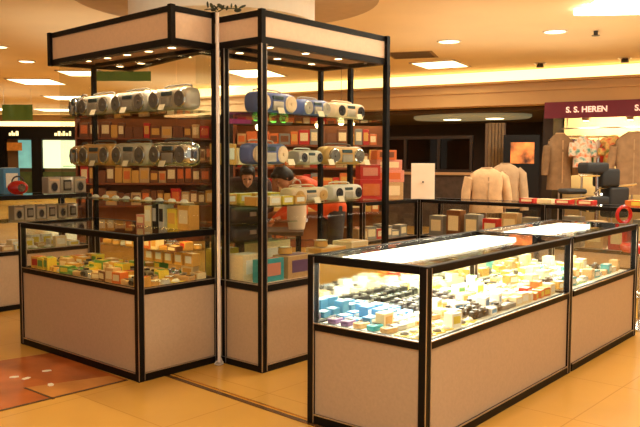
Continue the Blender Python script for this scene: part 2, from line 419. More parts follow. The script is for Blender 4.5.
for i, (x, z, ang, sz) in enumerate([(-.10+.022*k_, .025+.012*math.sin(k_*2.1), (k_*1.7) % 3.1, .055+.012*math.sin(k_*3)) for k_ in range(14)]):
    M = Matrix.Translation((x, 0, z)) @ Matrix.Rotation(-ang, 4, 'Y') @ Matrix.Rotation(i*.7, 4, 'X')
    MB().sph((sz/2, 0, 0), sz/2, sz*.28, .004, 10, M=M).obj('leaf', LEAF, t, True)

# ------------------------------------------------------------------ radios and cartons
SILV = mat('silver_plastic', (196, 186, 170), .3, .4, noise=.04)
DSPK = mat('speaker_cloth', (46, 42, 46), .8, noise=.2, scale=60)
BLUEP = mat('blue_plastic', (86, 100, 150), .4, noise=.08)
CREAM = mat('cream_plastic', (226, 196, 160), .4, noise=.04)
GREYP = mat('grey_plastic', (150, 140, 126), .5, noise=.05)
DGREY = mat('dark_plastic', (52, 48, 50), .4, noise=.1)
GOLDP = mat('gold_plastic', (206, 160, 96), .35, .3, noise=.05)
LCD = mat('lcd_window', (70, 86, 90), .2, noise=.1)
def boombox(W, D, H, label, body, ends, ring, group, kind=0):
    # faces -y, rounded ends; centre at origin
    t = thing('portable_radio', label, 'radio', (0, 0, 0), 0, group)
    R = H/2
    mb = MB()
    secs = []
    # body: loft along x of superellipse in y,z
    n = 22; xs = [-.5, -.485, -.44, -.36, -.2, 0, .2, .36, .44, .485, .5]; k_ = [.45, .72, .93, 1, .97, .95, .97, 1, .93, .72, .45]
    if kind == 1: k_ = [.8, .9, .97, 1, 1, 1, 1, 1, .97, .9, .8]
    rs = []
    for x, k in zip(xs, k_):
        r = []
        for j in range(n):
            a = 2*PI*j/n; c_, q = math.cos(a), math.sin(a); p = 2/3.2
            r.append(Vector((x*W, D/2*k*math.copysign(abs(c_)**p, c_), H/2+H/2*k*math.copysign(abs(q)**p, q)*(1 if k < 1 else 1))))
        rs.append(r)
    mb.rings(rs).obj('body', body, t, True)
    for sx in (-1, 1):
        s_ = MB().torus((sx*W*.33, -D/2+.004, H*.48), H*.34, H*.05, 'y', 24, 8).obj('speaker', ring, t, True)
        MB().cyl((sx*W*.33, -D/2-.001, H*.48), H*.32, .012, 'y', 24).cyl((sx*W*.33, -D/2-.010, H*.48), H*.11, .012, 'y', 16, r2=H*.07).obj('cone', ends, s_, True)
    MB().box(-W*.13, W*.13, -D/2-.006, -D/2+.01, H*.14, H*.56, .004, 2).obj('cassette_door', SILV if body is not SILV else GREYP, t, True)
    MB().box(-W*.13, W*.13, -D/2-.003, -D/2+.01, H*.64, H*.82, .003, 1).obj('display', LCD, t)
    mb = MB()
    for i in range(5): mb.box(-W*.12+i*W*.05, -W*.12+i*W*.05+W*.036, -D*.12, D*.05, H*.965, H*1.02, .002, 1)
    mb.obj('buttons', GREYP, t)
    MB().tube([(-W*.36, D*.15, H*.9), (-W*.34, D*.2, H*1.08), (-W*.22, D*.22, H*1.14), (W*.22, D*.22, H*1.14), (W*.34, D*.2, H*1.08), (W*.36, D*.15, H*.9)], H*.045, 8).obj('handle', ends if kind != 1 else body, t, True)
    return t
SOFTG = mat('soft_grey_cloth', (112, 104, 96), .6, .3, noise=.1)
radioS = boombox(.44, .15, .16, 'silver portable radio at the right end of the left tower top shelf', SILV, SOFTG, CHROME, 'radios on the left tower shelves')
radioB = boombox(.40, .16, .15, 'blue radio with cream ends on the right tower top shelf', BLUEP, CREAM, CREAM, 'radios on the right tower shelves')
radioC = boombox(.36, .15, .125, 'cream radio with dark speakers at the right of the right tower top shelf', CREAM, DSPK, CREAM, 'radios on the right tower shelves', 1)
radioG = boombox(.33, .14, .185, 'grey boxy radio', GREYP, GREYP, SILV, 'grey radios at the far left counter', 1) if False else None
fl = KL.rz-PI/2     # facing -x of the kiosk frame
# left tower, rows along y
rows = [(TLS[0], 'top', [(.24, SILV, 'silver'), (.71, GREYP, 'grey'), (1.17, SILV, 'silver')]), (TLS[1], 'second', [(.24, CHROME, 'chrome'), (.71, SILV, 'silver'), (1.17, GOLDP, 'golden')])]
pos = ['nearest the white pole', 'middle one', 'toward far left end']
first = True
for z, rn, its in rows:
    for i, (y, m, cn) in enumerate(its):
        lb = f'{cn} rounded portable radio on the {rn} shelf of the left tower, {pos[i]}'
        w = KL.w(.49, y, z+.001)
        if first:
            radioS.location = w; radioS.rotation_euler = (0, 0, fl); radioS['label'] = lb; first = False
        else: dup(radioS, w, fl, lb, 'radios on the left tower shelves', swap={'silver_plastic': m} if m is not SILV else None, scale=(1, 1, 1) if rn == 'top' else (1.0, 1, 1.08))
for i, (z, y, m, cn, W_) in enumerate(((TLS[0], 1.455, DGREY, 'dark', .42), (TLS[1], 1.455, GOLDP, 'small golden', .42))):
    dup(radioS, KL.w(.49, y, z+.001), fl, f'{cn} short radio at the very left end of the {["top", "second"][i]} shelf, left tower', 'radios on the left tower shelves', swap={'silver_plastic': m}, scale=(.26, 1, 1))
fr_ = TR.rz          # facing -y of the tower frame
radioB.location = TR.w(.24, .16, TRS[0]+.001); radioB.rotation_euler = (0, 0, fr_)
radioC.location = TR.w(1.06, .16, TRS[0]+.001); radioC.rotation_euler = (0, 0, fr_)
GR = 'radios on the right tower shelves'
dup(radioB, TR.w(.66, .16, TRS[0]+.001), fr_, 'small blue and silver radio in the middle of the right tower top shelf', GR, (.75, 1, .85), {'cream_plastic': SILV})
dup(radioB, TR.w(.17, .16, TRS[1]+.001), fr_, 'blue radio behind the front post on the right tower second shelf', GR, (.9, 1, 1))
dup(radioC, TR.w(.60, .16, TRS[1]+.001), fr_, 'short silver radio with dark speakers on the right tower second shelf', GR, (.72, 1, .85), {'cream_plastic': SILV})
dup(radioS, TR.w(1.04, .18, TRS[1]+.001), fr_, 'long golden rounded radio on the right tower second shelf', GR, (1.05, 1, .9), {'silver_plastic': GOLDP, 'speaker_cloth': SILV})
dup(radioC, TR.w(.62, .18, TRS[2]+.001), fr_, 'cream radio in the middle of the right tower third shelf', GR, (1.1, 1, .9), {'speaker_cloth': GOLDP})
dup(radioC, TR.w(1.06, .18, TRS[2]+.001), fr_, 'pale radio at the right end of the right tower third shelf', GR, (1, 1, 1), {'cream_plastic': WHITE})
# cassette recorders (boxy)
def recorder(label, group):
    t = thing('cassette_recorder', label, 'radio', (0, 0, 0), 0, group)
    MB().box(-.095, .095, -.06, .06, 0, .17, .01, 2).obj('body', GREYP, t, True)
    MB().box(-.085, .085, -.064, -.05, .012, .158, .003, 1).obj('front_panel', SILV, t)
    s_ = MB().torus((0, -.066, .07), .048, .006, 'y', 22, 6).obj('speaker', GREYP, t, True)
    MB().cyl((0, -.064, .07), .044, .008, 'y', 22).obj('cone', DSPK, s_, True)
    MB().box(-.07, .07, -.068, -.055, .132, .148, .002, 1).obj('dial', CREAM, t)
    mb = MB(); mb.cyl((-.05, 0, .173), .008, .012); mb.cyl((.05, 0, .173), .008, .012); mb.obj('knobs', DGREY, t, True)
    return t
def recorder2(label, group):
    t = thing('cassette_recorder', label, 'radio', (0, 0, 0), 0, group)
    MB().box(-.1, .1, -.06, .06, 0, .17, .01, 2).obj('body', SILV, t, True)
    MB().box(-.06, .06, -.066, -.05, .03, .14, .004, 1).obj('cassette_door', DGREY, t)
    MB().box(-.045, .045, -.069, -.06, .05, .12, .003, 1).obj('window', GREYP, t)
    mb = MB()
    for i in range(5): mb.box(-.08+i*.034, -.055+i*.034, -.02, .02, .168, .176)
    mb.obj('buttons', DGREY, t)
    return t
GG = 'grey recorders at the far left counter'
rA = recorder('grey recorder with round speaker, left of three on the far left counter', GG)
rB = recorder2('silver recorder with dark cassette door between two grey recorders on the far left counter', GG)
rot = BL.rz
rA.scale = rB.scale = (.74, 1, 1); rA.location = BL.w(.40, .12, 1.101); rA.rotation_euler = (0, 0, rot)
rB.location = BL.w(.545, .12, 1.101); rB.rotation_euler = (0, 0, rot)
dup(rA, BL.w(.69, .12, 1.101), rot, 'grey recorder with round speaker at the right end on far left counter', GG)
for i in range(6):
    dup([rA, rB][i % 2], BL.w(.09+i*.118, .25, .842), rot, f'{["grey", "silver"][i % 2]} recorder inside the far left counter on its glass shelf, {ORD[i]} from left', GG, scale=(.56, 1, .85))
# red helmet-like speaker and blue box
t = thing('red_radio', 'round red radio with chrome grille at the left of the far counter top', 'radio', tuple(BL.w(.05, .12, 1.101)), rot)
RED = mat('glossy_red', (180, 22, 18), .25, noise=.1)
MB().sph((0, 0, .07), .10, .08, .07).obj('body', RED, t, True)
MB().cyl((0, -.07, .07), .04, .02, 'y', 20).obj('grille', CHROME, t, True)
MB().torus((0, 0, .12), .06, .008, 'y', 18, 6, 0, PI).obj('handle', DGREY, t, True)

PAL = dict(blue=(80, 140, 190), black=(36, 32, 34), white=(236, 232, 220), yellow=(222, 196, 70), green=(96, 150, 80), orange=(214, 110, 50), red=(190, 40, 32),
           golden=(214, 160, 76), brown=(120, 70, 36), pink=(216, 140, 120), grey=(130, 126, 120), teal=(60, 160, 170), tan=(200, 160, 110), purple=(110, 80, 120), cream=(236, 214, 170), silver=(190, 190, 188))
def cm(c): return mat(c+'_print', PAL[c], .4, noise=.12, scale=25)
CART = {}
def carton_proto(kind, c1, c2):
    key = (kind, c1, c2)
    if key in CART: return CART[key], False
    nm, cat = {'carton': ('carton', 'box'), 'player': ('pocket_radio', 'pocket radio'), 'pack': ('blister_pack', 'packet'), 'watch': ('clock', 'clock'), 'camera': ('camera', 'camera')}[kind]
    t = thing(nm, 'x x x x', cat)
    if kind == 'carton':
        MB().box(-.5, .5, -.5, .5, 0, 1, .02, 1).obj('body', cm(c1), t)
        MB().box(-.36, .36, -.52, -.49, .25, .8).obj('printed_label', cm(c2), t)
        MB().box(-.36, .36, -.3, .3, .99, 1.015).obj('top_label', cm(c2), t)
    elif kind == 'player':
        MB().box(-.5, .5, -.5, .5, 0, 1, .16, 3).obj('body', cm(c1), t, True)
        MB().cyl((-.2, 0, 1.0), .2, .08, n=16).obj('speaker', cm(c2), t, True)
        MB().box(.08, .4, -.3, .3, .98, 1.05).obj('display', LCD, t)
        MB().box(.05, .4, .42, .47, .6, 1.3).obj('antenna', STEEL, t)
    elif kind == 'pack':
        MB().box(-.5, .5, -.5, .5, 0, .2, .04, 1).obj('backing_card', cm(c1), t)
        MB().sph((0, -.08, .25), .34, .3, .7, 12).obj('bubble', cm(c2), t, True)
    elif kind == 'watch':
        MB().cyl((0, 0, .5), .45, .9, n=20, r2=.4).obj('case', cm(c1), t, True)
        MB().cyl((0, 0, .97), .34, .06, n=20).obj('dial', cm(c2), t)
        MB().torus((0, 0, .95), .4, .06, 'z', 20, 6).obj('bezel', CHROME, t, True)
    elif kind == 'camera':
        MB().box(-.5, .5, -.25, .3, 0, .75, .07, 2).obj('body', cm(c1), t, True)
        MB().cyl((0, -.3, .36), .24, .3, 'y', 18).obj('lens', DGREY, t, True)
        MB().box(-.18, .18, -.2, .2, .73, .95, .04, 1).obj('viewfinder', cm(c2), t, True)
    CART[key] = t
    return t, True
def put(kind, c1, c2, w, rz, dims, label, group):
    p, new = carton_proto(kind, c1, c2)
    if new:
        p.location = w; p.rotation_euler = (0, 0, rz); p.scale = dims; p['label'] = label; p['group'] = group
        chk(label)
        return p
    return dup(p, w, rz, label, group, dims)
KN = {'carton': 'carton', 'player': 'pocket radio', 'pack': 'blister pack', 'watch': 'round clock', 'camera': 'camera'}
def fill(fr, x0, x1, nx, y0, y1, ny, z, pick, place, group, along='x', size=.085, rz=None, zstep=0):
    for j in range(ny):
        for i in range(nx):
            x = x0+(x1-x0)*(i+.5)/nx; y = y0+(y1-y0)*(j+.5)/ny
            a, b = (i, j) if along == 'x' else (j, i)
            kind, c1, c2 = pick(x, y, i, j)
            s_ = random.uniform(.85, 1.12)
            dims = {'carton': (size*s_, size*.75, size*random.uniform(.35, 1.05)), 'player': (size*1.05, size*.7, size*.38), 'pack': (size*.9, size*1.0, size*.3), 'watch': (size*.8, size*.8, size*.35), 'camera': (size*1.05, size*.8, size*.7)}[kind]
            put(kind, c1, c2, fr.w(x, y, z), (fr.rz if rz is None else rz)+random.uniform(-.25, .25), dims, place(KN[kind], c1, a, b), group)
R_ = random.Random(3)
def pick1(x, y, i, j):
    C_ = R_.choice
    if x < .16 and y > .22: return C_([('camera', 'black', 'grey'), ('player', 'teal', 'black'), ('player', 'purple', 'grey'), ('player', 'tan', 'brown')])
    if .18 < x < .56 and y > .36: return C_([('carton', 'blue', 'white'), ('carton', 'blue', 'white'), ('player', 'blue', 'white')])
    if .5 < x < 1.15 and y > .44: return C_([('camera', 'black', 'grey'), ('camera', 'black', 'grey'), ('player', 'black', 'silver')])
    if y < .19 and x < .6: return C_([('pack', 'yellow', 'white'), ('carton', 'white', 'yellow'), ('pack', 'yellow', 'grey')])
    if .65 < x < 1.2 and y < .28: return C_([('camera', 'black', 'grey'), ('player', 'grey', 'silver'), ('camera', 'grey', 'black'), ('carton', 'white', 'blue')])
    if x > 1.15 and y < .22: return C_([('carton', 'red', 'white'), ('carton', 'orange', 'yellow'), ('player', 'orange', 'tan'), ('carton', 'cream', 'white')])
    if x > 1.2 and y > .45: return C_([('pack', 'green', 'white'), ('pack', 'green', 'yellow'), ('carton', 'white', 'green')])
    return C_([('carton', 'white', 'yellow'), ('player', 'silver', 'grey'), ('player', 'white', 'grey'), ('pack', 'yellow', 'white'), ('watch', 'silver', 'white'), ('carton', 'cream', 'golden'), ('player', 'tan', 'brown')])
BC = ['front', 'second', 'third', 'fourth', 'fifth', 'sixth', 'back']
fill(CR, .05, 1.79, 20, .05, .67, 7, RM-.0115, pick1, lambda k, c, a, b: f'{c} {k} in the nearest lit counter, {BC[b]} row, {ORD[a]} from the left', 'goods in the nearest lit counter', size=.08)
def pick2(x, y, i, j):
    return R_.choice([('carton', 'tan', 'cream'), ('player', 'tan', 'brown'), ('carton', 'cream', 'white'), ('carton', 'golden', 'white'), ('pack', 'green', 'white'), ('watch', 'silver', 'white'), ('carton', 'teal', 'white'), ('camera', 'black', 'grey')])
BC5 = ['front', 'second', 'third', 'fourth', 'back']
fill(CR, 1.93, 3.22, 13, .06, .66, 5, RM-.0115, pick2, lambda k, c, a, b: f'{c} {k} in the farther lit counter, {BC5[b]} row, {ORD[a]} from the middle post', 'goods in the farther lit counter', size=.092)
def pick3(x, y, i, j):
    return R_.choice([('carton', 'golden', 'white'), ('carton', 'yellow', 'green'), ('carton', 'golden', 'red'), ('carton', 'green', 'yellow'), ('pack', 'yellow', 'white'), ('carton', 'golden', 'cream'), ('carton', 'orange', 'cream'), ('carton', 'tan', 'cream'), ('player', 'golden', 'red'), ('carton', 'cream', 'golden'), ('carton', 'brown', 'cream'), ('watch', 'golden', 'white'), ('player', 'golden', 'red'), ('player', 'tan', 'brown'), ('pack', 'golden', 'white'), ('pack', 'orange', 'cream'), ('camera', 'grey', 'black'), ('player', 'green', 'golden'), ('watch', 'silver', 'white')])
BC6 = ['front', 'second', 'third', 'fourth', 'fifth', 'back']
fill(KL, .045, .61, 6, .05, 1.49, 17, LM-.0115, pick3, lambda k, c, a, b: f'{c} {k} in the left counter, {BC6[b]} row, {ORD[a]} from the corner post', 'goods in the left counter', along='y', size=.096, rz=KL.rz-PI/2)
# goods on a small inner glass shelf of the left counter
box('inner_shelf', GLASS, .30, .62, .03, .95, .807, .815, kl)
fill(KL, .31, .61, 3, .04, .93, 9, .816, pick3, lambda k, c, a, b: f"{c} {k} on the left counter's inner shelf, {BC6[b]} row, {ORD[a]} from corner", 'goods in the left counter', along='y', size=.085, rz=KL.rz-PI/2)
# goods stacked as a second layer in the left counter
for i in range(5):
    put('carton', 'golden', 'white', KL.w(.52, .1+i*.115, LM+.085), KL.rz-PI/2, (.09, .07, .09), f'golden carton stacked second layer at the back of the left counter, {ORD[i]} from right', 'goods in the left counter')
    put('carton', 'brown', 'cream', KL.w(.52, .1+i*.115, LM-.0115), KL.rz-PI/2, (.1, .08, .096), f'brown carton under the {ORD[i]} golden carton in the left counter back layer', 'goods in the left counter') if False else None
fill(BL, -1.0, .70, 12, .06, .48, 3, .559, lambda x, y, i, j: R_.choice([('carton', 'white', 'yellow'), ('pack', 'green', 'white'), ('carton', 'cream', 'white'), ('carton', 'tan', 'cream')]), lambda k, c, a, b: f'{c} {k} inside the far left counter, {BC[b]} row, {ORD[a]} from the left end', 'goods in the far left counter', size=.11)
fill(Fr(*(BK.w(-1.15, 0)[:2]), .7162), .08, 1.07, 6, .06, .44, 2, .49, lambda x, y, i, j: R_.choice([('carton', 'grey', 'cream'), ('carton', 'tan', 'cream'), ('carton', 'red', 'cream'), ('carton', 'brown', 'cream')]), lambda k, c, a, b: f'{c} {k} in the counter under the stacked cartons, {BC[b]} row, {ORD[a]} from left', 'goods in the back left counter', size=.16)
for i in range(13):
    c1, c2 = [('grey', 'cream'), ('tan', 'cream'), ('red', 'cream'), ('brown', 'cream')][[0, 3, 0, 2, 1, 0, 3, 0, 1, 2, 0, 3, 0][i]]
    put('carton', c1, c2, bk2f.w(.16, .13+i*.255, .49), bk2f.rz-PI/2, (.2, .14, .26+.04*(i % 3)), f'tall {c1} carton in the long back counter, {ORD[i]} from its right end', 'cartons in the long back counter')
# goods on the tops and shelves
PG = 'goods in the right tower'
def one(kind, c1, c2, x, y, z, d, lb, fr=TR, g=PG, dr=0): return put(kind, c1, c2, fr.w(x, y, z), fr.rz+dr, d, lb, g)
for i, (x, y, c1, c2, d, lb) in enumerate((
    (.10, .50, 'golden', 'white', (.17, .1, .15), 'golden carton at back left of the right tower second shelf'),
    (.32, .53, 'cream', 'golden', (.18, .1, .12), 'cream carton behind the blue radio on the right tower second shelf'))):
    one('carton', c1, c2, x, y, TRS[1], d, lb)
for i in range(4): one('carton', ['golden', 'cream', 'yellow', 'golden'][i], 'white', .08+i*.13, .14, TRS[2], (.11, .12, .06), f'{["golden","cream","yellow","golden"][i]} flat carton on the right tower third shelf, {ORD[i]} from the front post')
for i in range(4): one('carton', 'yellow' if i % 2 else 'golden', 'white', .08+i*.15, .46, TRS[2], (.12, .12, .07), f'{"yellow" if i % 2 else "golden"} flat carton at the back of the tower third shelf, {ORD[i]} from left')
one('carton', 'yellow', 'white', .14, .56, RB-.004, (.2, .14, .20), 'yellow carton with white label on the right tower floor, far left')
one('carton', 'cream', 'white', .13, .30, RB-.004, (.2, .16, .18), 'cream carton on the right tower floor beside the left glass')
one('carton', 'teal', 'pink', .16, .10, RB-.004, (.24, .07, .16), 'turquoise framed carton with pink face on the right tower floor')
one('carton', 'tan', 'purple', .46, .14, RB-.004, (.28, .16, .16), 'tan carton with purple label on the right tower floor')
one('carton', 'golden', 'cream', .85, .16, RB-.004, (.3, .16, .18), 'golden carton on the right tower floor, right of the tan carton')
one('carton', 'cream', 'golden', 1.2, .2, RB-.004, (.22, .2, .2), 'cream carton at the right end of the right tower floor')
one('carton', 'cream', 'white', .5, .45, RB-.004, (.3, .2, .24), 'large cream carton at the back of the right tower floor')
for i in range(3): one('watch', 'golden', 'white', .40+i*.2, .17, RB+.162 if i == 0 else (RB+.182 if i == 2 else RB+.182), (.12, .12, .05), f'golden round clock on the right tower floor cartons, {ORD[i]} from left') if i in (0, 2) else None
# dark cases on a low shelf inside the tower
DC = 'dark cases in the right tower'
t = thing('dark_case', 'upper dark domed case behind the front post of the right tower', 'case', tuple(TR.w(.2, .42, .992)), TR.rz, DC)
CASE = mat('dark_case_leather', (60, 46, 40), .5, noise=.15)
MB().box(-.17, .17, -.12, .12, 0, .115, .04, 3).obj('shell', CASE, t, True)
MB().box(-.03, .03, -.128, -.115, .05, .08).obj('clasp', STEEL, t)
dup(t, TR.w(.2, .42, .862), TR.rz, 'lower dark domed case behind the front post of the right tower', DC)
box('glass_shelf', SH, .012, .62, .25, RY-.03, .982, .99, tr)
box('glass_shelf', SH, .012, .62, .25, RY-.03, .853, .861, tr)
# things standing on the left counter behind the tower glass
LG = 'packets standing on the left counter'
for i, (y, k, c1, c2, d, lb) in enumerate(((.09, 'carton', 'golden', 'cream', (.13, .09, .17), 'golden carton standing on the left counter beside the pole'),
    (.22, 'carton', 'yellow', 'golden', (.1, .09, .14), 'yellow carton standing on the left counter, second from the pole'),
    (.34, 'carton', 'silver', 'black', (.06, .09, .17), 'silver carton with black stripe standing on the left counter'),
    (.42, 'carton', 'black', 'silver', (.05, .09, .17), 'black carton with silver stripe standing on the left counter'),
    (.50, 'carton', 'cream', 'white', (.08, .09, .15), 'cream carton left of the black striped carton on the left counter'),
    (.60, 'carton', 'pink', 'cream', (.10, .08, .08), 'pink low carton on the left counter under the tower glass'))):
    put(k, c1, c2, KL.w(.48, y, LZ), KL.rz-PI/2, d, lb, LG)
for i in range(9):
    c_ = ['cream', 'golden', 'grey'][i % 3]
    put('pack', c_, 'white', KL.w(.50, .15+i*.14, 1.139), KL.rz-PI/2, (.1, .09, .03), f'{c_} flat packet on the low glass shelf of the left tower, {ORD[i]} from right', 'packets on the low left tower shelf')
# price cards
pc = None
for fr, x, y, z, lb in [(KL, .375, .24, TLS[0], 'left tower top shelf, nearest the pole'), (KL, .375, .70, TLS[0], 'left tower top shelf, middle'), (KL, .375, 1.10, TLS[0], 'left tower top shelf, far left'),
        (KL, .375, .24, TLS[1], 'left tower second shelf, nearest the pole'), (KL, .375, .68, TLS[1], 'left tower second shelf, middle'), (KL, .375, 1.12, TLS[1], 'left tower second shelf, far left'),
        (TR, .24, .055, TRS[0], 'right tower top shelf before the blue radio'), (TR, .66, .055, TRS[0], 'right tower top shelf, middle'), (TR, 1.12, .055, TRS[0], 'right tower top shelf before the cream radio'),
        (TR, .34, .055, TRS[1], 'right tower second shelf, left'), (TR, .78, .055, TRS[1], 'right tower second shelf, middle'), (TR, 1.22, .055, TRS[1], 'right tower second shelf, right'),
        (TR, .62, .055, TRS[2], 'right tower third shelf, left of two'), (TR, .9, .055, TRS[2], 'right tower third shelf, right of two')]:
    rz = fr.rz if fr is TR else fl
    lb = 'cream price card on the '+lb
    if pc is None:
        pc = MB().prism([(-.03, -.012), (.03, -.012), (.03, .012), (-.03, .012)], 0, .001)
        pc.rings([[Vector((-.032, -.014, 0)), Vector((.032, -.014, 0)), Vector((.032, -.011, 0)), Vector((-.032, -.011, 0))], [Vector((-.032, .004, .042)), Vector((.032, .004, .042)), Vector((.032, .007, .042)), Vector((-.032, .007, .042))]])
        pc = tag(pc.obj('price_card', CARD), lb, 'price card', 'price cards on the tower shelves'); pc.location = fr.w(x, y, z); pc.rotation_euler = (0, 0, rz)
    else:
        o = pc.copy(); COL.objects.link(o); o.location = fr.w(x, y, z); o.rotation_euler = (0, 0, rz); o['label'] = lb
# far left counter: blue box
put('carton', 'blue', 'white', BL.w(.10, .40, 1.101), BL.rz, (.17, .12, .26), 'tall blue and white carton behind the round red radio', 'cartons on the far left counter')
# on the back counter: cartons and white sign
bfr = Fr(*(BK.w(-1.15, 0)[:2]), .7162)
gb = 'cartons stacked on the back counter'
for x, y, z, d, c1, c2, lb in ((.84, .27, .961, (.36, .3, .22), 'tan', 'cream', 'large tan carton, bottom of the stack beside the white sign'), (.84, .27, 1.182, (.38, .3, .15), 'pink', 'orange', 'pink carton in the middle of the stack beside the white sign'),
                               (.83, .27, 1.333, (.34, .28, .13), 'pink', 'cream', 'pink and cream carton third up in the stack beside white sign'), (.78, .27, 1.464, (.26, .25, .12), 'orange', 'brown', 'orange carton topmost of the stack beside the white sign'),
                               (.44, .25, .961, (.3, .24, .26), 'red', 'orange', 'big red carton on the back counter left of the tan stack'), (.43, .25, 1.222, (.26, .2, .18), 'red', 'pink', 'smaller red carton on top of the big red carton')):
    put('carton', c1, c2, bfr.w(x, y, z), bfr.rz-.6, d, lb, gb)
t = thing('white_sign', 'blank white standing card with a small dark mark on back counter', 'sign', (BK.w(.1, -.12).x-.085, BK.w(.1, -.12).y, .961), -.1)
MB().box(-.15, .15, -.01, .01, 0, .46, .003, 1, M=Matrix.Rotation(-.08, 4, 'X')).obj('card', mat('white_card', (244, 226, 206), .6, emit=0, noise=.02), t)
MB().cyl((0, -.005, .22), .012, .02, 'y', 12).obj('printed_mark', mat('dark_mark', (60, 50, 46), .6, noise=.1), t)
MB().box(-.03, .03, .0, .14, 0, .02).obj('foot', WHITE, t)
for i, (y, c1) in enumerate(((2.0, 'red'), (1.78, 'cream'), (1.56, 'red'), (1.3, 'red'))):
    put('carton', c1, 'cream', bk2f.w(.25, y, .961), bk2f.rz-PI/2, (.18, .14, .05), f'flat {c1} carton on the long back counter, {ORD[i]} right of the shirts', 'flat cartons on the long back counter')
put('carton', 'orange', 'yellow', bk2f.w(.25, .6, .961), bk2f.rz-PI/2, (.5, .2, .07), 'long orange tray of goods on the back counter at far right', 'flat cartons on the long back counter')

# ------------------------------------------------------------------ background goods shelves
def gondola(name, loc, rz, W, H, D, label, levels, colours, seed, gname, pre):
    t = thing(name, label, 'shelf unit', loc, rz)
    WOOD = mat('reddish_wood', (128, 66, 30), .5, noise=.2, scale=6)
    for x in (-W/2, W/2-.03): box('side_panel', WOOD, x, x+.03, 0, D, 0, H, t)
    box('back_panel', mat('gondola_back', (150, 88, 38), .6, noise=.15, scale=3), -W/2+.03, W/2-.03, D-.03, D, 0, H, t)
    r = random.Random(seed); F = Fr(loc[0], loc[1], PI/2-rz)
    for li, (z, hh) in enumerate(levels):
        box('shelf', WOOD, -W/2+.03, W/2-.03, 0, D-.03, z-.03, z, t)
        x = -W/2+.06; i = 0
        while x < W/2-.12 and i < 20:
            w = r.uniform(.11, .2)
            if x+w > W/2-.04: break
            c1 = r.choice(colours); c2 = r.choice(['cream', 'golden', 'orange', 'brown'])
            put('carton', c1, c2, F.w(x+w/2, .16, z+.001), rz, (w*.94, .22, hh*r.uniform(.6, .95)), f'{c1} carton on the {pre}, {["top", "second", "third", "low"][li]} shelf, {ORD[i]} from left', gname)
            x += w; i += 1
    box('plinth', WOOD, -W/2+.03, W/2-.03, .02, D-.03, 0, .1, t)
    return t
gondola('goods_shelf', (-3.05, 13.2, 0), .12, 2.5, 2.2, .4, 'tall wooden goods shelf seen through the left tower', [(1.85, .3), (1.45, .34), (1.05, .34), (.65, .32)], ['red', 'brown', 'brown', 'golden', 'tan', 'brown'], 5, 'cartons on the shelf behind the left tower', 'shelf behind left tower')
gondola('goods_shelf', (-.15, 12.4, 0), 0.0, 2.6, 2.05, .4, 'tall wooden goods shelf seen through the right tower', [(1.72, .28), (1.34, .32), (.95, .34), (.6, .3)], ['orange', 'brown', 'tan', 'golden', 'red', 'grey'], 9, 'cartons on the shelf behind the right tower', 'shelf behind right tower')
# neon sign above it
t = thing('neon_sign', 'green lit sign on purple board above the shelf behind right tower', 'sign', (-1.03, 12.5, 2.05), 0)
box('board', mat('dark_sign_board', (70, 54, 34), .5, noise=.1), -.5, .55, 0, .05, 0, .22, t)
box('purple_panel', mat('purple_panel', (120, 40, 80), .5, noise=.1, emit=.3, ergb=(150, 40, 100)), -.49, -.12, -.012, 0, .02, .2, t)
NE = mat('green_neon', (120, 220, 90), .4, emit=2.2, ergb=(110, 220, 80), noise=.02)
MB().torus((.42, -.02, .11), .06, .018, 'y', 24, 8).cyl((.42, -.02, .11), .02, .02, 'y', 12).obj('ring_letter', NE, t, True)
MB().torus((.25, -.02, .11), .06, .018, 'y', 24, 8, .8, 5.5).obj('curved_letter', NE, t, True)
MB().sph((.05, -.02, .11), .1, .02, .05).sph((-.05, -.02, .12), .06, .02, .06).obj('leaf_emblem', NE, t, True)
# hanging green banners
GB = mat('green_banner', (74, 100, 26), .7, noise=.1, scale=3)
for loc, w, hgt, lb in (((-7.9, 19.5, 2.5), .80, .40, 'green hanging banner far left between two ceiling lights'), ((-3.32, 12.6, 2.78), .95, .16, 'long low green banner hanging behind the left tower header')):
    t = thing('hanging_banner', lb, 'banner', loc, 0)
    mb = MB()
    n = 16; f_ = [Vector((-w/2+w*i/n, .02*math.sin(i*.7), 0)) for i in range(n+1)]
    for i in range(n):
        a, b = f_[i], f_[i+1]
        mb.rings([[a, b, b+Vector((0, .012, 0)), a+Vector((0, .012, 0))], [p+Vector((0, 0, hgt)) for p in (a, b, b+Vector((0, .012, 0)), a+Vector((0, .012, 0)))]])
    mb.obj('cloth', GB, t)
    for x in (-w*.45, w*.45): MB().cyl((x, .006, hgt+(CZ-loc[2]-hgt)/2), .006, CZ-loc[2]-hgt, n=8).obj('cord', WHITE, t)

# ------------------------------------------------------------------ far left shop fronts
t = thing('storefront', 'far shop front with black fascia, white lettering and lit windows', 'shop front', (-10.9, 30.0, 0), 0)
box('cornice_light', COVE, -2.0, 2.3, .0, .2, 2.84, 3.02, t)
box('fascia', BLACK, -2.3, 2.2, -.05, .2, 2.32, 2.8, t)
TX = mat('white_sign_letter', (255, 240, 190), .5, emit=1.6, ergb=(255, 235, 170), noise=.02)
for cx, ws in ((-1.38, (.09, .05, .09, .12)), (.57, (.12, .12, .05, .1, .12, .09))):
    mb = MB(); x = cx-sum(ws)/2-.03
    for i, w in enumerate(ws):
        mb.box(x, x+w*.8, -.08, -.05, 2.45, 2.56+.07*(i % 2)); x += w+.015
    mb.obj('sign_lettering', TX, t)
for x in (-2.3, -.72, 1.1): box('pillar', BLACK, x, x+.5 if x < -1 else x+.42, -.03, .25, 0, 2.32, t)
LW = mat('lit_window', (230, 240, 215), .5, emit=1.3, ergb=(215, 235, 190), noise=.15, scale=3)
LT = mat('teal_lit_window', (120, 190, 180), .5, emit=.6, ergb=(120, 190, 190), noise=.2, scale=3)
box('display_window', LT, -1.3, -.72, .1, .2, 1.15, 2.28, t)
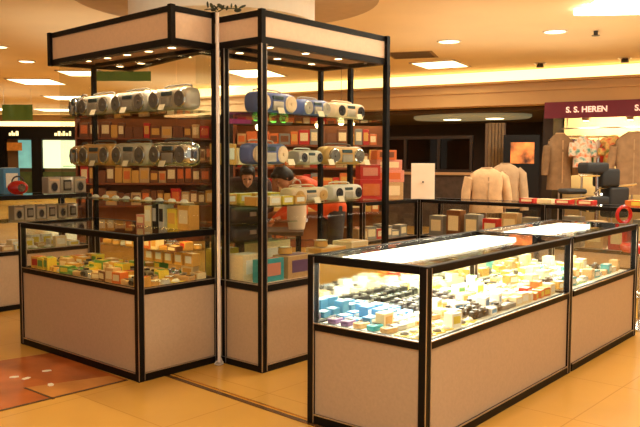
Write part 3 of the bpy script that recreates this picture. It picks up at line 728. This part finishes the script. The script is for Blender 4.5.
box('display_window', LW, -.3, 1.1, .1, .2, 1.15, 2.28, t)
box('base', mat('green_base', (70, 84, 40), .7, noise=.3, scale=4), -1.9, 1.35, .05, .25, 0, 1.0, t)
t = thing('shop_poster', 'small orange hanging poster in the teal lit window', 'poster', (-12.25, 29.85, 1.85)); box('poster_sheet', mat('orange_poster', (210, 140, 60), .6, noise=.2), -.3, .3, 0, .02, 0, .32, t)
t = thing('storefront', 'dim brown shop front far left behind the left tower', 'shop front', (-6.0, 30.0, 0), 0)
box('fascia', mat('brown_fascia', (70, 44, 26), .6, noise=.1), -2.4, 3.6, -.05, .2, 2.2, 2.8, t)
for x in (-2.0, 0, 2.0): box('display_window', mat('amber_window', (170, 110, 60), .5, emit=.35, ergb=(200, 130, 60), noise=.4, scale=2), x, x+1.5, .1, .2, .8, 2.2, t)
for x in (-2.4, -.4, 1.6, 3.4): box('pillar', BLACK, x, x+.3, -.03, .25, 0, 2.2, t)

# ------------------------------------------------------------------ clothing shop on the right
ms = Fr(*(W0[:2]), 0)
def wp(s, d, z=0): p = W0+WD*s+WN*d; return (p.x, p.y, z)
wrz = math.atan2(-WD.y, -WD.x)
t = thing('shop_sign', 'maroon shop fascia sign with cream lettering over the clothes shop', 'sign', wp(-1.7, -.06), wrz)
box('sign_board', mat('maroon_board', (112, 18, 40), .5, noise=.06, emit=.12, ergb=(120, 14, 44)), 0, 5.2, 0, .06, 2.29, 2.60, t)
def text(s, size, m, parent, loc, name='lettering'):
    c_ = bpy.data.curves.new(name, 'FONT'); c_.body = s; c_.size = size; c_.extrude = .006; c_.align_x = 'CENTER'; c_.align_y = 'CENTER'; c_.offset = .004
    o = bpy.data.objects.new(name+'_src', c_); COL.objects.link(o)
    dg = bpy.context.evaluated_depsgraph_get(); me = bpy.data.meshes.new_from_object(o.evaluated_get(dg))
    bpy.data.objects.remove(o)
    n = bpy.data.objects.new(name, me); COL.objects.link(n); me.materials.clear(); me.materials.append(m)
    n.parent = parent; n.location = loc; n.rotation_euler = (PI/2, 0, 0); return n
SL = mat('cream_lettering', (255, 225, 200), .5, emit=.8, ergb=(255, 215, 190), noise=.02)
text('S. S. HEREN', .15, SL, t, (.78, -.008, 2.44)); text('S. S. HEREN', .15, SL, t, (2.0, -.008, 2.44)); text('S. S. HEREN', .15, SL, t, (3.4, -.008, 2.44))
struct('wall_shop', MB().prism(wq(-7.9, -1.8, 1.3, 1.4), 0, 2.5), mat('cream_shop_wall', (206, 176, 122), .7, noise=.05))
t = thing('hanging_rail', 'thin metal clothes rail below the maroon sign', 'rail', wp(-1.9, .6), wrz)
MB().tube([(0, 0, 2.12), (4.5, 0, 2.12)], .014, 8).obj('rail', STEEL, t, True)
for x in (.1, 2.3, 4.4): MB().cyl((x, 0, 2.31), .01, .38, n=8).obj('hanger_rod', STEEL, t)
for i, s in enumerate((-2.4, -3.2, -4.1)):
    t = thing('wall_spotlight', f'bright spotlight under the maroon sign, {ORD[i]} from the left', 'spotlight', wp(s, .35), wrz, 'spotlights under the maroon sign')
    MB().cyl((0, .0, 2.33), .06, .16, n=16, r2=.09).obj('housing', STEEL, t, True)
    MB().cyl((0, .0, 2.245), .055, .012, n=16).obj('lens', SPOTM, t)
    l = bpy.data.lights.new('shop', 'SPOT'); l.energy = 160; l.color = (1, .86, .55); l.spot_size = 1.8; l.spot_blend = .5; l.shadow_soft_size = .05
    o = bpy.data.objects.new('shop_lamp', l); COL.objects.link(o); o.location = Vector(wp(s, .38, 2.2))
    o.rotation_euler = (wp(s, 1.3, 1.5)-o.location if False else (Vector(wp(s, 1.3, 1.95))-o.location)).to_track_quat('-Z', 'Y').to_euler()
# garments
def garment(label, loc, rz, m, h=.62, w=.42, sleeve=.5, stand=True, trim=None, group=None, name='shirt', cat='shirt', top=1.45):
    t = thing(name, label, cat, loc, rz, group)
    z1 = top; z0 = top-h; W = w/2
    mb = MB()
    mb.loft([(0, 0, z0, W*1.0, .11), (0, 0, z0+h*.1, W*.98, .12), (0, 0, z0+h*.45, W*.9, .12), (0, 0, z0+h*.7, W*.98, .13), (0, 0, z0+h*.86, W*.95, .11), (0, 0, z0+h*.95, W*.6, .08), (0, 0, z1, W*.3, .06)], 26, 2.4)
    mb.obj('body', m, t, True)
    for sx in (-1, 1):
        MB().tube([(sx*W*.72, 0, z1-h*.14), (sx*W*1.0, 0, z1-h*.24), (sx*W*1.18, -.01, z1-h*.24-sleeve*h*.5), (sx*W*1.26, -.03, z1-h*.24-sleeve*h)], [.06, .075, .066, .058], 12).obj('sleeve', m, t, True)
    MB().torus((0, 0, z1-.005), W*.3, .016, 'z', 18, 6, squash=.9).obj('collar', trim or m, t, True)
    mb = MB(); mb.box(-.008, .008, -.128, -.11, z0+h*.12, z1-.12)
    for k in range(4): mb.cyl((0.0, -.13, z0+h*.2+k*h*.15), .01, .012, 'y', 10)
    mb.obj('placket', trim or m, t, True)
    if stand:
        MB().cyl((0, 0, z0/2), .015, z0, n=12).cyl((0, 0, .01), .14, .02, n=24).obj('stand', STEEL, t, True)
    return t
TAN = mat('tan_linen', (196, 156, 114), .9, noise=.12, scale=12, bump=.6)
TAN2 = mat('beige_linen', (166, 134, 100), .9, noise=.12, scale=10, bump=.6)
OLV = mat('olive_tan_cloth', (146, 114, 82), .9, noise=.15, scale=10, bump=.6)
garment('tan collared shirt on a stand behind the long back counter', (2.24, 10.0, 0), .0, TAN, .60, .46, .55, trim=TAN2, top=1.36)
garment('beige shirt on a stand just right of the tan collared shirt', (2.58, 10.35, 0), -.3, TAN2, .62, .42, .8, trim=OLV, top=1.42)
garment('olive tan coat on a stand at the left of the clothes shop', (4.05, 12.6, 0), .1, OLV, .95, .42, .5, trim=TAN, name='coat', cat='coat', top=1.93)
def floral(name, base, a, b):
    m = mat(name, base, .9, noise=.5, scale=14)
    rp = [n for n in m.node_tree.nodes if n.type == 'VALTORGB'][0].color_ramp
    rp.elements[0].color = (*lin(a), 1); rp.elements[1].color = (*lin(b), 1); e = rp.elements.new(.5); e.color = (*lin(base), 1)
    return m
garment('white and teal flowery shirt on a stand left of the chrome clothes rail', (4.33, 12.3, 0), .1, floral('teal_floral', (226, 210, 190), (80, 150, 140), (230, 120, 60)), .5, .30, .4, top=1.86)
garment('yellow and red flowery shirt on a stand right of the teal flowery one', (4.80, 12.2, 0), -.1, floral('yellow_floral', (206, 160, 90), (110, 120, 60), (190, 50, 40)), .5, .32, .4, top=1.88)
garment('big olive tan coat on a stand at the far right edge', (5.0, 11.9, 0), -.3, OLV, 1.0, .56, .55, trim=TAN2, name='coat', cat='coat', top=1.93)
garment('tan coat half hidden behind the far right coat', (5.9, 12.9, 0), -.3, TAN, 1.0, .5, .5, trim=TAN2, name='coat', cat='coat', top=1.9)
# hats on tops (round brims) and coloured clothes on a rail
t = thing('clothes_rail', 'chrome clothes rail of coloured garments in the clothes shop', 'clothes rail', (4.62, 13.0, 0), .1)
for x in (-.45, .45): MB().cyl((x, 0, .95), .014, 1.9, n=10).obj('upright', CHROME, t, True)
MB().tube([(-.45, 0, 1.89), (.45, 0, 1.89)], .014, 10).obj('top_bar', CHROME, t, True)
MB().tube([(-.45, -.2, .02), (-.45, .2, .02)], .016, 8).tube([(.45, -.2, .02), (.45, .2, .02)], .016, 8).obj('feet', CHROME, t, True)
for i, (c_, lb) in enumerate((('teal', 'teal shirt'), ('purple', 'purple shirt'), ('orange', 'orange shirt'), ('yellow', 'yellow shirt'), ('green', 'green shirt'), ('white', 'white shirt'), ('red', 'red shirt'))):
    x = -.36+i*.12
    hh = .5-.04*(i % 2)
    t = thing('shirt', f'{lb} hanging on the chrome clothes rail, {ORD[i]} from the left', 'shirt', (4.62+x*math.cos(.1), 13.0+x*math.sin(.1), 0), .1+.75, 'shirts on the chrome rail')
    MB().loft([(0, 0, 1.80-hh, .2, .035), (0, 0, 1.5, .18, .035), (0, 0, 1.72, .2, .035), (0, 0, 1.80, .12, .03), (0, 0, 1.84, .05, .02)], 16, 2.4).obj('body', mat(c_+'_cloth', PAL[c_], .9, noise=.15, scale=8), t, True)
    MB().tube([(0, 0, 1.82), (0, 0, 1.87), (.0, .012, 1.905), (0, .0, 1.915), (0, -.012, 1.905)], .004, 6).obj('hanger_hook', CHROME, t, True)
# illuminated food poster
t = thing('lit_poster', 'glowing orange and red poster on dark panel in the back', 'poster', (3.24, 12.0, 0), -.15)
PM = mat('poster_picture', (190, 70, 20), .4, emit=.9, ergb=(225, 90, 25), noise=.7, scale=5)
nt = PM.node_tree
rp = [n for n in nt.nodes if n.type == 'VALTORGB'][0]
rp.color_ramp.elements[0].color = (.03, .005, .0, 1); rp.color_ramp.elements[1].color = (.9, .25, .05, 1)
nt.links.new(rp.outputs['Color'], nt.nodes['Principled BSDF'].inputs['Emission Color'])
box('panel', BLACK, -.28, .28, 0, .06, 0, 1.88, t)
box('picture', PM, -.17, .2, -.01, 0, 1.42, 1.76, t)
t = thing('wooden_column', 'tan ribbed wooden column left of the glowing poster', 'column', (2.98, 12.6, 0), 0)
mb = MB()
for i in range(5): mb.box(-.14+i*.055, -.14+i*.055+.04, -.02, .0, 0, 2.1)
mb.obj('slats', mat('tan_wood', (120, 92, 56), .6, noise=.15), t); box('core', mat('dark_wood', (84, 58, 34), .6, noise=.1), -.15, .15, 0, .2, 0, 2.1, t)
# dark tiered stand with chrome arms
t = thing('display_stand', 'dark tiered stand with chrome arms in front of the coats', 'display stand', (3.62, 9.7, 0), .2)
MB().cyl((0, 0, .75), .025, 1.5, n=12).cyl((0, 0, .015), .25, .03, n=28).obj('pole', CHROME, t, True)
DK = mat('dark_fabric', (30, 27, 26), .8, noise=.2, scale=8)
for z, x0, x1, dz in ((1.27, -.32, .1, .0), (1.10, -.1, .5, .12), (1.0, -.55, .0, .06), (.86, -.2, .45, .1)):
    MB().tube([(x0, -.10, z-dz/2), (0, -.06, z), (x1, -.10, z+dz/2)], .014, 8).tube([(0, -.06, z), (0, 0, z)], .012, 8).obj('arm', CHROME, t, True)
for x0, x1, z0, z1 in ((-.22, .10, 1.29, 1.44), (.0, .26, 1.12, 1.36), (.12, .40, .72, 1.12), (-.5, -.2, 1.03, 1.10), (-.2, -.06, .80, .98), (-.16, .12, .88, 1.0)):
    MB().box(x0, x1, -.12, .14, z0, z1, .035, 3).obj('dark_bin', DK, t, True)

# bar stool at the right edge
t = thing('bar_stool', 'bar stool with red ring backrest and chrome base at right edge', 'stool', (2.80, 6.42, 0), .3)
MB().loft([(0, 0, 0, .22, .22), (0, 0, .015, .22, .22), (0, 0, .04, .12, .12), (0, 0, .07, .03, .03)], 28).obj('base', CHROME, t, True)
MB().cyl((0, 0, .36), .025, .62, n=16).obj('pole', CHROME, t, True)
MB().torus((0, 0, .28), .14, .01, 'z', 24, 8).tube([(0, 0, .28), (.14, 0, .28)], .008).obj('footrest', CHROME, t, True)
MB().loft([(0, 0, .66, .16, .16), (0, 0, .68, .18, .18), (0, 0, .72, .18, .18), (0, 0, .74, .15, .15)], 28).obj('seat', RED, t, True)
MB().torus((-.1, .12, .98), .07, .016, 'y', 24, 8).tube([(-.1, .12, .72), (-.1, .12, .91)], .012).obj('backrest', RED, t, True)

# ------------------------------------------------------------------ ceiling lights
def cpx(x, y): return (x, y, CZ)
def downlight(x, y, lb, r=.14, g='round ceiling downlights'):
    t = thing('downlight', lb, 'ceiling light', (x, y, CZ), 0, g)
    MB().torus((0, 0, -.004), r, .018, 'z', 28, 8).obj('rim', WHITE, t, True)
    MB().cyl((0, 0, -.006), r, .01, n=28).obj('lens', PANEL, t)
    return t
def panel(x, y, w, d, lb, rz=0, g='square ceiling light panels'):
    t = thing('ceiling_panel_light', lb, 'ceiling light', (x, y, CZ), rz, g)
    mb = MB()
    for a in (-1, 1):
        mb.box(a*w/2-.02, a*w/2+.02, -d/2-.02, d/2+.02, -.02, 0); mb.box(-w/2-.02, w/2+.02, a*d/2-.02, a*d/2+.02, -.02, 0)
    mb.obj('frame', WHITE, t)
    box('diffuser', PANEL, -w/2+.02, w/2-.02, -d/2+.02, d/2-.02, -.015, -.001, t)
    return t
downlight(1.98, 11.6, 'round downlight above and left of the square panel, upper middle right', .17)
downlight(3.33, 10.7, 'round downlight nearest the big panel at upper right', .16)
downlight(-5.5, 14.06, 'round downlight left of the left tower header', .15)
downlight(-5.25, 12.3, 'round downlight at the left edge of the ceiling', .13)
downlight(-1.38, 15.2, 'round downlight seen through the right tower above its radios', .15) if False else None
downlight(-.02, 7.15, 'small round downlight just right of the pale ceiling drum', .045) if False else None
panel(2.28, 14.3, .85, .95, 'square ceiling panel right of the right tower header', -.5)
panel(-6.65, 17.6, 1.0, 1.2, 'square ceiling panel at left, nearest above the green banner', 0)
panel(-7.4, 22.0, 1.1, 1.3, 'square ceiling panel far left, behind the first one', 0)
panel(-9.6, 27.2, 1.3, 1.2, 'square ceiling panel just right of the green banner', 0)
panel(-11.9, 26.9, 1.2, 1.2, 'square ceiling panel just left of the green banner', 0)
panel(-7.6, 26.6, 1.3, 1.0, 'square ceiling panel farthest back beside the left tower', 0)
panel(-5.0, 15.9, .9, .9, 'square ceiling panel peeking past the left tower header', 0)
panel(-3.7, 20.2, 1.8, 1.6, 'wide ceiling panel seen through the left tower', 0)
panel(-1.38, 15.8, .95, 1.3, 'square ceiling panel seen through the right tower', -.3)
panel(-1.85, 19.2, 1.4, 1.8, 'wide ceiling panel seen low through the right tower', 0)
# big louvred fixture, upper right
t = thing('fluorescent_fixture', 'big louvred fluorescent fixture at the top right corner', 'ceiling light', (3.65, 8.75, CZ-.002), -.10)
TUB = mat('fluorescent_tube', (255, 255, 240), .4, emit=12, ergb=(255, 250, 220), noise=.01)
for i in range(4): MB().tube([(-.6+.06*i, .38-.24*i, -.04), (.9, .38-.24*i, -.04)], .035, 10).obj('tube', TUB, t, True)
box('tray', mat('tray_white', (250, 245, 225), .3, emit=.8, ergb=(255, 250, 220), noise=.01), -.5, 1.0, -.5, .5, -.012, 0, t)
t = thing('ceiling_vent', 'dark square air vent in the ceiling beside the right tower', 'vent', (1.6, 13.1, CZ), -.3)
mb = MB()
for i in range(7): mb.box(-.35, .35, -.35+i*.1, -.30+i*.1, -.02, 0)
mb.obj('slats', mat('vent_grey', (110, 86, 58), .6, noise=.1), t); box('frame', mat('vent_frame', (150, 118, 78), .6, noise=.1), -.4, .4, -.4, .4, -.006, 0, t)
for (x, y, lb) in ((4.12, 14.1, 'small ceiling spotlight by the cove strip, left one'), (5.42, 13.38, 'small ceiling spotlight by the cove strip, right one')):
    t = thing('ceiling_spotlight', lb, 'spotlight', (x, y, CZ), 0, 'small spotlights by the cove')
    MB().cyl((0, 0, -.04), .07, .08, n=16, r2=.05).obj('housing', DGREY, t, True); MB().torus((0, 0, -.004), .1, .012, 'z', 20, 6).obj('rim', STEEL, t, True)
t = thing('sprinkler', 'small dark sprinkler head in the ceiling below the big fixture', 'sprinkler', (3.9, 10.68, CZ), 0)
MB().cyl((0, 0, -.03), .03, .06, n=12).cyl((0, 0, -.065), .055, .008, n=16).obj('head', DGREY, t, True)
# far spotlights seen through the right tower
for i, (px, z, y, lb) in enumerate(((-.03, 2.02, 11.9, 'warm globe lamp behind the right tower, under its middle shelf radio'), (.33, 2.07, 11.9, 'bright twin lamp left bulb below the cream radio'), (.49, 2.05, 11.9, 'bright twin lamp right bulb below the cream radio'), (-.98, 1.98, 11.9, 'warm globe lamp beside the green sign'))):
    t = thing('globe_lamp', lb, 'lamp', (px, y, z), 0, 'globe lamps hanging behind the right tower')
    MB().sph((0, 0, 0), .055).obj('bulb', SPOTM, t, True)
    MB().cyl((0, 0, (CZ-z)/2+.02), .004, CZ-z-.04, n=6).obj('cord', DGREY, t)
    MB().cyl((0, 0, .06), .025, .05, n=12).obj('socket', DGREY, t, True)

# ------------------------------------------------------------------ people
SKIN = mat('skin', (196, 140, 104), .6, noise=.05)
HAIR = mat('black_hair', (24, 18, 16), .5, noise=.2, scale=30)
def capsule(mb, pts, rad, n=12):
    mb.tube(pts, rad, n)
    for p, r in ((pts[0], rad[0]), (pts[-1], rad[-1])): mb.sph(p, r, n=10)
    for p, r in list(zip(pts, rad))[1:-1]: mb.sph(p, r*.99, n=10)
def remesh(o, v):
    m = o.modifiers.new('Remesh', 'REMESH'); m.mode = 'VOXEL'; m.voxel_size = v; m.use_smooth_shade = True
    s_ = o.modifiers.new('Smooth', 'SMOOTH'); s_.iterations = 2; s_.factor = .5
def person(label, loc, rz, jacket, trousers, lean=.8, headpitch=.7):
    # local: faces -y ; hips above origin; lean forward by angle
    t = thing('person', label, 'person', loc, rz)
    hip = Vector((0, 0, .92)); sp = Vector((0, -math.sin(lean), math.cos(lean)))
    ch = hip+sp*.30; sh = hip+sp*.48; nk = hip+sp*.55
    hd = nk+Vector((0, -math.sin(lean+.25), math.cos(lean+.25)))*.15
    nrm = Vector((0, -math.cos(lean), -math.sin(lean)))
    X = Vector((1, 0, 0))
    b = MB()
    # torso
    capsule(b, [hip, hip+sp*.15, ch, sh-sp*.04], [.13, .12, .135, .11], 16)
    capsule(b, [hip+X*-.08, hip+X*.08], [.11, .11])
    capsule(b, [sh-X*.15, sh+X*.15], [.065, .065])
    capsule(b, [sh, nk, hd], [.06, .052, .05])
    HM = Matrix.Translation(hd) @ Matrix.Rotation(lean*headpitch+.1, 4, 'X')
    b.sph((0, .015, .03), .074, .092, .098, 20, M=HM)         # skull
    b.sph((0, -.025, -.03), .056, .062, .072, 16, M=HM)       # jaw
    b.sph((0, -.098, -.012), .013, .02, .02, 8, M=HM); b.sph((0, -.088, .01), .009, .012, .03, 8, M=HM)  # nose
    b.sph((0, -.083, -.048), .024, .010, .007, 8, M=HM)       # lips
    b.sph((0, -.075, -.078), .022, .018, .018, 8, M=HM)       # chin
    for s_ in (-1, 1):
        b.sph((s_*.074, .015, -.002), .010, .02, .032, 8, M=HM)
        b.sph((s_*.03, -.078, .03), .022, .012, .008, 8, M=HM)
    arms = []
    for s_ in (-1, 1):
        S = sh+X*.19*s_; E_ = S+Vector((s_*.05, -.06, -.27)); Wr = Vector((s_*.12, E_.y-.20, E_.z-.12))
        if s_ == 1: Wr.z += .05
        arms.append((S, E_, Wr))
        capsule(b, [S, (S+E_)/2, E_, (E_+Wr)/2, Wr], [.055, .048, .04, .037, .026], 12)
        d = (Wr-E_).normalized(); side = d.cross(Vector((0, 0, 1))).normalized()*s_
        pc_ = Wr+d*.05; up = side.cross(d)
        capsule(b, [Wr, Wr+d*.04-side*.012, Wr+d*.085-side*.01], [.024, .022, .016]); capsule(b, [Wr, Wr+d*.04+side*.014, Wr+d*.085+side*.018], [.024, .022, .016])
        for k, L in enumerate((.065, .075, .07, .055)):
            o_ = side*(-.032+.021*k)
            p0 = Wr+d*.08+o_; p1 = p0+d*L*.5+Vector((0, 0, -.006)); p2 = p1+d*L*.35+Vector((0, 0, -.022)); p3 = p2+d*L*.15+Vector((0, 0, -.018))
            capsule(b, [p0, p1, p2, p3], [.0095, .009, .008, .007], 8)
        p0 = Wr+d*.025-side*.022; p1 = p0+d*.03-side*.03; p2 = p1+d*.03-side*.008
        capsule(b, [p0, p1, p2], [.012, .011, .009], 8)
    for s_ in (-1, 1):
        H_ = hip+X*.09*s_; K = Vector((s_*.11, -.05+.03, .49)); A = Vector((s_*.12, .04, .09))
        capsule(b, [H_, (H_+K)/2, K, (K+A)/2+Vector((0, .015, 0)), A], [.09, .078, .058, .052, .036], 14)
        b.sph((s_*.12, -.03, .045), .042, .12, .04, 12)
    o = b.obj('body', SKIN, t); remesh(o, .008)
    # eyes
    EY = mat('dark_eye', (30, 20, 18), .2, noise=.1)
    # clothes
    j = MB()
    capsule(j, [hip+sp*.0, hip+sp*.15, ch, sh-sp*.035], [.155, .142, .155, .13], 18)
    capsule(j, [hip+X*-.08, hip+X*.08], [.125, .125]); capsule(j, [sh-X*.15, sh+X*.15], [.085, .085])
    for S, E_, Wr in arms: capsule(j, [S, (S+E_)/2, E_, (E_+Wr)/2, Wr-(Wr-E_)*.08], [.075, .066, .057, .052, .044], 12)
    j.torus((0, 0, 0), .001, .0005)
    o = j.obj('jacket', jacket, t); remesh(o, .012)
    tr_ = MB()
    for s_ in (-1, 1):
        H_ = hip+X*.09*s_; K = Vector((s_*.11, -.02, .49)); A = Vector((s_*.12, .04, .12))
        capsule(tr_, [H_, (H_+K)/2, K, (K+A)/2+Vector((0, .015, 0)), A], [.108, .092, .074, .068, .06], 14)
        capsule(tr_, [hip, H_], [.13, .115])
    o = tr_.obj('trousers', trousers, t); remesh(o, .012)
    sh_ = MB()
    for s_ in (-1, 1): sh_.sph((s_*.12, -.035, .05), .05, .14, .05, 14)
    sh_.obj('shoes', BLACK, t, True)
    hr = MB(); hr.sph((0, .028, .052), .086, .096, .094, 20, M=HM); hr.sph((0, .055, .0), .08, .075, .10, 16, M=HM); hr.sph((0, -.045, .095), .066, .04, .036, 12, M=HM)
    for s_ in (-1, 1): hr.sph((s_*.066, .02, .02), .02, .045, .06, 10, M=HM)
    o = hr.obj('hair', HAIR, t); remesh(o, .008)
    e = MB()
    for s_ in (-1, 1): e.sph((s_*.03, -.083, .014), .012, .008, .007, 8, M=HM)
    e.obj('eyes', EY, t, True)
    return t
person('dark haired person in dark jacket bending over behind the right tower, left one', (-.84, 8.9, -.0), .05, mat('dark_jacket', (60, 36, 30), .8, noise=.15), mat('dark_trousers', (40, 36, 40), .8, noise=.1), 1.0, .4)
person('dark haired person in bright orange jacket bending left over behind the right tower', (.15, 8.42, 0), -1.15, mat('orange_jacket', (224, 84, 30), .7, noise=.1), mat('grey_trousers', (60, 56, 60), .8, noise=.1), 1.02, .7)
t = thing('low_table', 'low dark display table the two people bend over', 'table', (-.62, 7.62, 0), 0)
box('tabletop', mat('dark_wood', (84, 58, 34), .6), -.55, .45, -.3, .28, .70, .74, t)
for x in (-.5, .4):
    for y in (-.26, .24): box('leg', BLACK, x-.02, x+.02, y-.02, y+.02, 0, .7, t)
t = thing('white_bag', 'rounded white bag standing on the low table before the orange jacket', 'bag', (-.24, 7.62, .741), 0)
MB().loft([(0, 0, 0, .08, .06), (0, 0, .1, .1, .07), (0, 0, .3, .1, .07), (0, 0, .42, .07, .05), (0, 0, .46, .03, .02)], 18).obj('sack', mat('white_sack', (236, 214, 190), .7, noise=.05), t, True)
MB().torus((0, 0, .47), .04, .006, 'y', 16, 6, 0, PI).obj('handle', WHITE, t, True)

# ------------------------------------------------------------------ light
def area(x, y, z, sx, sy, power, col=(1, .87, .68), rot=(0, 0, 0)):
    l = bpy.data.lights.new('ceiling_or_fill_lamp', 'AREA'); l.shape = 'RECTANGLE'; l.size = sx; l.size_y = sy; l.energy = power; l.color = col
    o = bpy.data.objects.new('ceiling_or_fill_lamp', l); COL.objects.link(o); o.location = (x, y, z); o.rotation_euler = rot
    return o
for (x, y, p) in ((.2, 1.2, 75), (3.5, 1.5, 60), (5.5, 4.5, 60), (2.6, 6.6, 50), (-6.5, 10, 60), (.8, 9.8, 80), (5.5, 9, 80), (-3.5, 17.5, 90), (-9, 20, 90), (-9, 26, 90), (1.5, 13, 70), (1, -1.5, 40)):
    area(x, y, CZ-.03, 1.2, 1.2, p, (1, .95, .74))
area(3.7, 8.75, CZ-.1, 1.3, .9, 90, (1, .93, .76))
for (x, y) in ((-7.5, 7), (-2.2, 4.5), (2.8, 5), (7, 6), (-8, 13), (-2.5, 11), (3, 10.5), (-9, 20), (-3, 18), (-10, 26.5), (-4, 26)):
    area(x, y, 2.47, 3.5, 3.5, 21 if x > -5 else 12, (1, .95, .74), (PI, 0, 0))  # added upward fill lamps without any fixture, only to brighten the ceiling
w = bpy.data.worlds.new('World'); SC.world = w; w.use_nodes = True
w.node_tree.nodes['Background'].inputs[0].default_value = (1.0, .9, .72, 1); w.node_tree.nodes['Background'].inputs[1].default_value = .6

# ------------------------------------------------------------------ camera
F, PT, RO = 742.55, .069, -.0036
cam = bpy.data.cameras.new('Camera'); co = bpy.data.objects.new('Camera', cam); COL.objects.link(co)
cam.sensor_width = 36; cam.lens = F/640*36; cam.clip_start = .05; cam.clip_end = 200
co.matrix_world = Matrix.Translation((0, 0, 1.43)) @ Matrix.Rotation(PI/2-PT, 4, 'X') @ Matrix.Rotation(-RO, 4, 'Z')
SC.camera = co
SC.view_settings.view_transform = 'Standard'; SC.view_settings.look = 'None'; SC.view_settings.gamma = 1; SC.view_settings.use_curve_mapping = False
SC.view_settings.exposure = -.1
try:
    SC.cycles.transparent_max_bounces = 40; SC.cycles.max_bounces = 10
except Exception: pass
